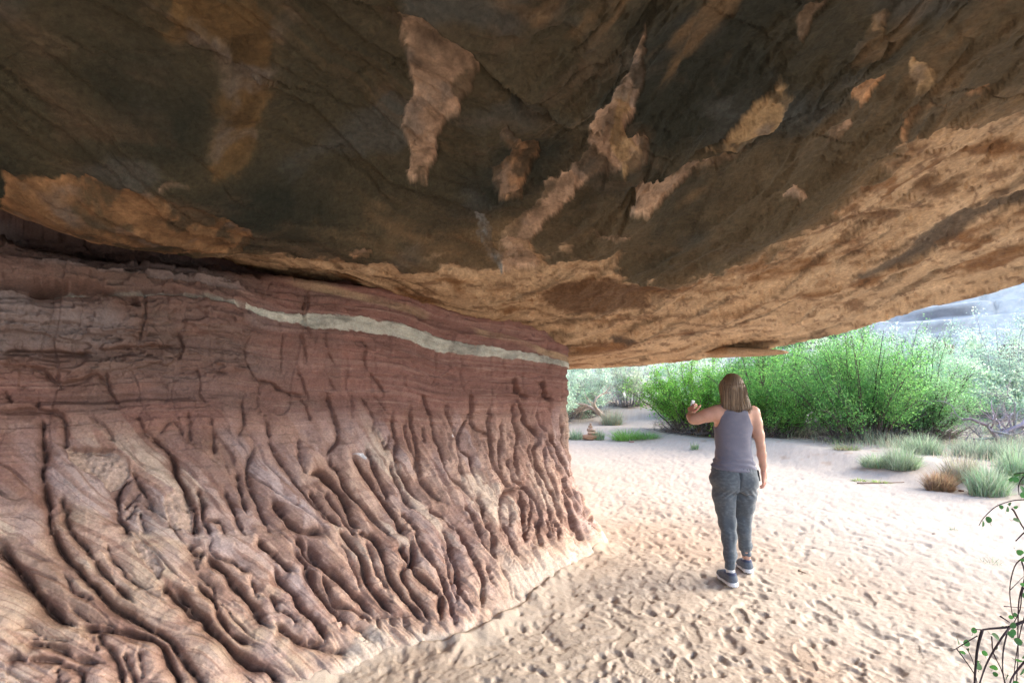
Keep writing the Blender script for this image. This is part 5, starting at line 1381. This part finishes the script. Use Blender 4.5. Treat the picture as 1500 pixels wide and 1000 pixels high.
def woman():
    ox, oy = 1.838, 4.29
    zg = gz(ox, oy)
    root = empty("person", (ox, oy, zg), "woman walking away over the sand in grey tank top and dark joggers, left arm raised", "person")
    TORSO = [(.72, -.012, .0, .175, .115), (.80, -.012, .0, .180, .118), (.88, -.01, .0, .172, .108), (.97, -.008, .0, .142, .092), (1.05, -.006, .0, .135, .088), (1.14, -.004, .005, .143, .096), (1.22, 0, .01, .152, .103), (1.29, .002, .008, .160, .100), (1.345, .004, .0, .135, .085), (1.38, .006, -.002, .085, .065), (1.41, .006, 0, .055, .055)]
    SL, SR = (-.150, .0, 1.335), (.172, .0, 1.335)
    # ---------- body
    f = Field((-.42, -.34, -.02), (.36, .45, 1.68), .0085)
    f.loft(TORSO, .02)
    f.cap((.006, .0, 1.36), (.008, .015, 1.47), .052, .05, .035)
    # shoulders
    f.chain([(-.09, 0, 1.352, .055), SL + (.052,)], .05); f.chain([(.1, 0, 1.352, .055), SR + (.050,)], .05)
    # head
    f.ell((.008, .025, 1.545), (.072, .092, .102), .01); f.ell((.008, .055, 1.49), (.052, .062, .06), .03)
    f.ell((.008, .118, 1.525), (.012, .018, .022), .015); f.ell((.008, .108, 1.487), (.024, .010, .010), .012)
    for sx in (-1, 1): f.ell((.008 + sx * .074, .02, 1.53), (.008, .018, .028), .008); f.ell((.008 + sx * .03, .112, 1.553), (.015, .010, .008), .006)
    # raised left arm: elbow out to the side, forearm away from the camera
    el = (-.325, .06, 1.272)
    f.chain([SL + (.052,), (-.22, .018, 1.31, .050), (-.29, .045, 1.282, .043), el + (.037,)], .035)
    wr = (-.262, .255, 1.30)
    f.chain([el + (.037,), (-.318, .12, 1.295, .038), (-.286, .19, 1.296, .029), wr + (.022,)], .02)
    # hanging right arm
    e2 = (.222, -.012, 1.06); w2 = (.268, .05, .84)
    f.chain([SR + (.050,), (.192, -.004, 1.25, .047), (.208, -.01, 1.15, .041), e2 + (.034,)], .03)
    f.chain([e2 + (.034,), (.235, .005, .99, .036), (.255, .03, .90, .028), w2 + (.021,)], .02)
    # legs (only ankles show)
    hl, hr = (-.088, 0, .80), (.080, .0, .80); kl, kr = (-.082, -.01, .44), (.093, .085, .455); al, ar = (-.128, -.155, .10), (.133, .13, .10)
    f.chain([hl + (.085,), (-.09, 0, .65, .075), kl + (.050,), (-.090, -.065, .33, .045), (-.108, -.112, .21, .034), (-.125, -.152, .14, .028), al + (.030,)], .03)
    f.chain([hr + (.085,), (.085, .03, .65, .075), kr + (.050,), (.106, .10, .33, .045), (.122, .12, .21, .034), (.132, .130, .14, .028), ar + (.030,)], .03)
    V, F = f.skin(); V = relax(V, F, 2, .5)
    C = np.zeros((len(V), 3)) + np.array([.50, .29, .21])
    C = mixc(C, (.56, .30, .23), sstep(.0, .6, noise(V[:, 0] * 9, V[:, 1] * 9, V[:, 2] * 9, seed=701)) * .5)
    C = mixc(C, (.52, .27, .22), sstep(.93, .83, V[:, 2]) * (V[:, 0] > .2) * .6)
    # hands with five fingers each, on a finer grid, fused into the same mesh
    def hand(wrist, aim, palmn, curl, spread, thumb_side):
        aim = np.array(aim, float); aim /= np.linalg.norm(aim); pn = np.array(palmn, float); pn -= aim * (pn @ aim); pn /= np.linalg.norm(pn)
        sd = np.cross(aim, pn) * thumb_side
        w = np.array(wrist, float); c = w + aim * .05
        g = Field(w - .17, w + .17, .0034)
        g.cap(w - aim * .02, w + aim * .015, .021, .022, .01)
        g.chain([tuple(w) + (.021,), tuple(w + aim * .045 + sd * .008) + (.022,)], .012)
        for k in range(4):
            b = (1.5 - k) * .0185
            g.cap(w + aim * .015 + sd * b * .5, w + aim * .078 + sd * b, .014, .0125, .012)
        for k, L in enumerate([.068, .077, .072, .056]):
            b = (1.5 - k) * .0185
            p = w + aim * (.08 - abs(k - 1.3) * .004) + sd * b; d = aim + sd * (1.5 - k) * spread; d /= np.linalg.norm(d); r = .0088 - .0006 * k
            cu = curl * (1 + .12 * k)
            for s_, l in enumerate([.45, .32, .25]):
                ca, sa = cos(cu * (s_ * .8 + .35)), sin(cu * (s_ * .8 + .35)); dd = d * ca + pn * sa
                q = p + dd * L * l; g.cap(p, q, r, r * .93, .003); p = q; r *= .93
        p = w + aim * .02 + sd * .022; d = aim * .6 + sd * .75 + pn * .35; d /= np.linalg.norm(d)
        for l, r0, r1 in [(.036, .0135, .011), (.030, .0105, .0095), (.022, .0095, .008)]:
            q = p + d * l; g.cap(p, q, r0, r1, .006); p = q; d = d + aim * .35 + pn * .15; d /= np.linalg.norm(d)
        return g.skin()
    for args in [(wr, (.12, .55, .75), (.75, .55, -.1), 1.05, .05, -1), (w2, (.10, .10, -1), (-.65, .6, 0), .42, .06, 1)]:
        Vh, Fh = hand(*args); Vh = relax(Vh, Fh, 1, .4)
        F = np.vstack([F, Fh + len(V)]); V = np.vstack([V, Vh]); C = np.vstack([C, np.zeros((len(Vh), 3)) + np.array([.55, .29, .22])])
    make_mesh("body", V, F, M_SKIN, root, C)
    # ---------- tank top
    g = Field((-.26, -.2, .84), (.26, .2, 1.45), .0075)
    rows = [list(r) for r in TORSO if r[0] > .84]
    rows = [(.862, -.010, .0, .184, .125), (.90, -.01, .0, .178, .12), (.97, -.008, .0, .154, .104)] + [(r[0], r[1], r[2], r[3] + .008, r[4] + .009) for r in rows if r[0] > 1.0]
    g.loft(rows, .0)
    g.cap((-.09, 0, 1.352), (-.135, 0, 1.34), .060, .056, .03); g.cap((.09, 0, 1.352), (.115, 0, 1.345), .060, .056, .03)
    X, Y, Z = np.meshgrid(*g.ax, indexing='ij')
    # folds gathered at the waist
    fold = .0045 * np.sin(Z * 150 + X * 22 + 2.2 * noise(X * 9, Y * 9, Z * 5, seed=711)) * sstep(1.02, .92, Z) + .004 * noise(X * 14 + Z * 16, Y * 14, Z * 30, seed=713) * sstep(1.2, .95, Z)
    fold += .003 * noise(X * 8 - Z * 14, Y * 8, Z * 8 + X * 10, seed=715)
    g.f = g.f + fold.astype(np.float32)
    # arm holes and racer back
    hw = np.interp(Z, [1.17, 1.215, 1.25, 1.30, 1.35, 1.42], [.30, .152, .125, .105, .092, .085])
    hwL = np.interp(Z, [1.17, 1.215, 1.25, 1.30, 1.35, 1.42], [.30, .150, .140, .132, .122, .11])
    side = np.where(X > 0, X - hw, -X - hwL) * .8
    neck = .062 - np.sqrt((X - .006) ** 2 + ((Z - 1.405) * 1.0) ** 2)
    front = .085 - np.sqrt((X) ** 2 + ((Z - 1.37) * .8) ** 2)
    g.f = np.maximum(g.f, side.astype(np.float32)); g.f = np.maximum(g.f, np.where(Y > 0, front, neck).astype(np.float32))
    # keep it a shell a few mm proud: nothing to hollow, the body fills it
    Vt, Ft = g.skin(); Vt = relax(Vt, Ft, 1, .4)
    Ct = np.zeros((len(Vt), 3)) + np.array([.15, .148, .19]); Ct = mixc(Ct, (.18, .17, .205), sstep(0, .6, noise(Vt[:, 0] * 30, Vt[:, 1] * 30, Vt[:, 2] * 60, seed=721)) * .5)
    make_mesh("tank_top", Vt, Ft, M_CLOTH, root, Ct)
    # ---------- joggers
    g = Field((-.27, -.26, .08), (.27, .27, .93), .0078)
    g.loft([(.70, -.012, 0, .150, .11), (.745, -.012, .0, .190, .13), (.80, -.012, -.004, .198, .136), (.85, -.01, -.002, .188, .128), (.895, -.01, 0, .172, .115)], .0, 2.4)
    for s_, y0 in ((-1, -.03), (1, -.02)): g.ell((-.012 + s_ * .082, -.062, .775), (.085, .078, .095), .03)
    g.chain([hl + (.098,), (-.10, -.005, .66, .092), (-.094, -.01, .56, .078), kl + (.068,), (-.088, -.06, .34, .062), (-.108, -.11, .22, .052), (-.124, -.150, .16, .044)], .022)
    g.chain([hr + (.098,), (.088, .02, .66, .092), (.090, .05, .56, .078), kr + (.068,), (.105, .10, .34, .060), (.122, .12, .22, .050), (.132, .130, .165, .042)], .022)
    g.cap((-.124, -.150, .165), (-.127, -.154, .118), .043, .040, .004); g.cap((.132, .130, .165), (.133, .132, .125), .041, .038, .004)
    X, Y, Z = np.meshgrid(*g.ax, indexing='ij')
    leg = np.where(X < 0, -1, 1)
    fold = .006 * noise(X * 9 + Z * 12 * leg, Y * 9, Z * 14 - X * 12 * leg, seed=731) + .005 * noise(X * 22, Y * 20, Z * 9 + X * 25 * leg, seed=733) * sstep(.75, .6, Z)
    fold += .004 * np.sin((Z * 1.0 + np.abs(X) * .9) * 120 + 3 * noise(X * 8, Y * 8, Z * 6, seed=735)) * np.exp(-((Z - .69) / .05) ** 2) * (Y < 0)
    fold += .0035 * np.sin(X * 210) * sstep(.84, .89, Z)                       # gathers under the waistband
    fold += .010 * np.exp(-((X + .012) / .008) ** 2) * (Y < 0) * sstep(.68, .72, Z)  # centre seam
    for cz, cx in ((.178, -.12), (.182, .132)): fold += .004 * np.sin(np.arctan2(Y - (-.15 if cx < 0 else .13), X - cx) * 14) * np.exp(-((Z - cz) / .018) ** 2) * (leg == np.sign(cx))
    fold += .006 * np.exp(-((Z - .168) / .006) ** 2)
    g.f = g.f + fold.astype(np.float32)
    g.f = np.maximum(g.f, np.maximum(Z - .893, np.where(X < 0, .122, .128) - Z).astype(np.float32))
    Vp, Fp = g.skin(); Vp = relax(Vp, Fp, 1, .4)
    Cp = np.zeros((len(Vp), 3)) + np.array([.088, .102, .118])
    Cp = mixc(Cp, (.15, .165, .18), sstep(-.1, .7, noise(Vp[:, 0] * 60, Vp[:, 1] * 60, Vp[:, 2] * 110, seed=741)) * .6)
    Cp = mixc(Cp, (.03, .034, .042), np.exp(-((Vp[:, 0] + .012) / .004) ** 2) * (Vp[:, 1] < 0) * (Vp[:, 2] > .72) * .7)
    Cp = mixc(Cp, (.035, .04, .05), sstep(.882, .888, Vp[:, 2]) * .6)
    make_mesh("joggers", Vp, Fp, M_CLOTH, root, Cp)
    # ---------- hair: a cap and separate locks falling to the shoulders
    cap = Acc(); hc = np.array([.008, .02, 1.555])
    g = Field((-.13, -.12, 1.36), (.15, .15, 1.68), .006)
    g.ell((.008, .012, 1.565), (.088, .102, .098), .0)
    g.loft([(1.33, .02, -.040, .118, .045), (1.38, .016, -.042, .120, .050), (1.44, .012, -.03, .112, .062), (1.50, .008, -.012, .100, .080), (1.56, .008, .0, .09, .092)], .02, 2.2)
    X, Y, Z = np.meshgrid(*g.ax, indexing='ij')
    ang = np.arctan2(X - .008, -(Y - .02))
    g.f += (.003 * np.sin(ang * 34 + 2 * noise(X * 12, Y * 12, Z * 5, seed=751))).astype(np.float32)
    face = np.sqrt(((X - .008) / .064) ** 2 + ((Z - 1.50) / .095) ** 2) - 1
    g.f = np.where((Y > .05), np.maximum(g.f, -(face * .05)), g.f).astype(np.float32)
    Vh, Fh = g.skin(); Vh = relax(Vh, Fh, 1, .3)
    a_ = np.arctan2(Vh[:, 0] - .008, -(Vh[:, 1] - .02))
    Ch = np.zeros((len(Vh), 3)) + np.array([.13, .085, .050])
    Ch = mixc(Ch, (.30, .215, .135), sstep(-.1, .6, noise(a_ * 11, Vh[:, 2] * 2, seed=753)) * .8 * sstep(1.62, 1.52, Vh[:, 2]) * sstep(1.36, 1.44, Vh[:, 2]))
    hair = make_mesh("hair", Vh, Fh, M_HAIR, root, Ch)
    st = Acc()
    for k in range(900):
        a = rng.uniform(-2.5, 2.5); tz = rng.uniform(.0, 1.0)
        top = hc + np.array([sin(a) * .05 * tz, -cos(a) * .05 * tz, .100 - .03 * tz])
        mid = hc + np.array([sin(a) * .093, -cos(a) * .100, .02])
        lowx = .118 * sin(a) + .012 + (.02 if sin(a) > .3 else 0) * rng.random(); end = np.array([lowx, -.035 - .055 * cos(a) * .9, rng.uniform(1.305, 1.37) + .03 * abs(sin(a))])
        m2 = hc * .0 + np.array([.008 + sin(a) * .108, -.02 - cos(a) * .075, 1.45])
        P = catmull([top, mid, m2, end], 4) + rng.normal(size=3) * .003
        P[:, 0] += np.sin(np.linspace(0, 3, len(P)) + k) * .0025
        w = np.clip(rng.normal(), -1.6, 1.6); base = np.array([.19, .13, .08]) * (1 + .3 * w) if rng.random() < .6 else np.array([.43, .32, .215]) * (1 + .2 * w)
        tt = np.linspace(0, 1, len(P))[:, None]
        c = base * (1 - .35 * (tt > .85)) * np.where(tt < .12, .6, 1)
        R = np.linspace(.0022, .0011, len(P)); 
        st.tube(P, R, 3, np.vstack([np.repeat(c, 3, 0), c[:1], c[-1:]]))
    s_ = st.build("locks", M_HAIR, hair); s_["kind"] = "stuff"
    # ---------- shoes and socks
    for (ax, ay, turn, tip) in ((al[0], al[1], -.10, 0.0), (ar[0], ar[1], .08, .10)):
        g = Field((-.07, -.09, -.01), (.07, .23, .14), .005)
        g.chain([(0, -.025, .055, .036), (0, .03, .058, .038), (0, .10, .043, .036), (0, .165, .032, .030)], .03, (1.08, 1, .95))
        g.cap((0, -.02, .05), (0, -.015, .092), .037, .036, .02)
        X, Y, Z = np.meshgrid(*g.ax, indexing='ij')
        g.f = np.maximum(g.f, (.020 - Z).astype(np.float32)); g.f = np.maximum(g.f, (Z - .098 + .25 * np.clip(Y, -.02, .02)).astype(np.float32))
        g.f = np.maximum(g.f, (.026 - np.sqrt(X ** 2 + (Y + .005) ** 2) - 10 * (Z < .075)).astype(np.float32))
        Vs, Fs = g.skin(); Cs = np.zeros((len(Vs), 3)) + np.array([.11, .125, .15])
        Cs = mixc(Cs, (.18, .20, .24), sstep(.1, .5, noise(Vs[:, 0] * 120, Vs[:, 1] * 120, Vs[:, 2] * 120, seed=761)) * .5); Cs = mixc(Cs, (.04, .045, .10), (Vs[:, 2] > .085) * .7)
        def place(o): o.location = (ax, ay, .0); o.rotation_euler = (-tip * .6, 0, -turn); return o
        sh = place(make_mesh("shoe", Vs, Fs, M_SHOE, root, Cs))
        g = Field((-.07, -.09, -.012), (.07, .23, .05), .004)
        g.chain([(0, -.028, .02, .042), (0, .05, .02, .036), (0, .12, .02, .042), (0, .165, .022, .032)], .02, (1.02, 1, 1))
        X, Y, Z = np.meshgrid(*g.ax, indexing='ij'); g.f = np.maximum(g.f, np.maximum(-Z - .0 + .001, Z - .026 - .008 * (Y < -.02)).astype(np.float32))
        Vs, Fs = g.skin(); Cs = np.zeros((len(Vs), 3)) + np.array([.72, .72, .73]); Cs = mixc(Cs, (.10, .09, .09), (Vs[:, 2] < .006) * 1.0)
        so = make_mesh("sole", Vs, Fs, M_RUB, sh, Cs)
        g = Field((-.05, -.06, .06), (.05, .06, .155), .004); g.cap((0, -.005, .07), (0, .0, .118), .034, .034, 0)
        X, Y, Z = np.meshgrid(*g.ax, indexing='ij'); g.f = np.maximum(g.f, (Z - .125).astype(np.float32))
        Vs, Fs = g.skin(); place(make_mesh("sock", Vs, Fs, M_CLOTH, root, np.zeros((len(Vs), 3)) + np.array([.62, .60, .58])))
        tb = Acc(); tb.add(*box_vq((.030, -.062, .075), (.006, .008, .022)), None, (.05, .05, .25))
    # eyes
    for sx in (-1, 1):
        e = Acc(); e.add(*ball((.008 + sx * .03, .102, 1.548), .012), None, (.7, .7, .7)); e.build("eye", M_GLOSS, root)
    root.scale = (.97, .97, .995)
    # things she carries
    a = Acc(); a.add(*box_vq((0, 0, 0), (.022, .004, .040), .003), None, (.50, .53, .58))
    ph = a.build("phone", M_GLOSS); ph.location = (ox + (wr[0] + .030) * .97, oy + wr[1] + .06, zg + (wr[2] + .085) * .995); ph.rotation_euler = (.15, .12, .5)
    tag(ph, "small shiny pale phone held up in the woman's raised left hand", "phone")
    a = Acc(); a.add(*box_vq((0, 0, 0), (.007, .030, .045), .005), None, (.012, .012, .014))
    wl = a.build("wallet", M_RUB); wl.location = (ox + .18, oy - .01, zg + .82); wl.rotation_euler = (0, -.12, 0)
    tag(wl, "flat black case sticking out of the woman's right trouser pocket", "case")

def box_vq(c, hs, bev=.0):
    """a box with bevelled edges as verts, quads"""
    c = np.array(c, float); hs = np.array(hs, float); b = min(bev, hs.min() * .9)
    n = [-1, -1 + 1e-3, 1 - 1e-3, 1]; V = []; F = []; k = 0
    for ax in range(3):
        for s in (-1, 1):
            u = [-1, -.6, .6, 1]; A, B = np.meshgrid(u, u, indexing='ij')
            q = np.zeros((4, 4, 3)); o1, o2 = (ax + 1) % 3, (ax + 2) % 3
            q[..., ax] = s * hs[ax]; q[..., o1] = A * s * hs[o1]; q[..., o2] = B * hs[o2]
            edge = (np.abs(A) == 1) | (np.abs(B) == 1)
            q[..., o1] = np.where(np.abs(A) == .6, np.sign(A) * s * (hs[o1] - b), q[..., o1]); q[..., o2] = np.where(np.abs(B) == .6, np.sign(B) * (hs[o2] - b), q[..., o2])
            q[..., ax] = np.where(edge, s * (hs[ax] - b * .4), q[..., ax]); 
            q[..., o1] = np.where(np.abs(A) == 1, np.sign(A) * s * (hs[o1] - b * .4), q[..., o1]); q[..., o2] = np.where(np.abs(B) == 1, np.sign(B) * (hs[o2] - b * .4), q[..., o2])
            V.append(q.reshape(-1, 3) + c); F.append(grid_faces(4, 4) + k); k += 16
    return np.vstack(V), np.vstack(F)

def ball(c, r, n=10):
    th = np.linspace(0, pi, n)[:, None]; ph = np.linspace(0, 2 * pi, n * 2, endpoint=False)[None]
    V = np.stack([r * np.sin(th) * np.cos(ph), r * np.sin(th) * np.sin(ph), r * np.cos(th) + 0 * ph], -1).reshape(-1, 3) + np.array(c)
    m = 2 * n; I, J = np.meshgrid(np.arange(n - 1), np.arange(m), indexing='ij'); J2 = (J + 1) % m
    return V, np.stack([I * m + J, I * m + J2, (I + 1) * m + J2, (I + 1) * m + J], -1).reshape(-1, 4)

woman()
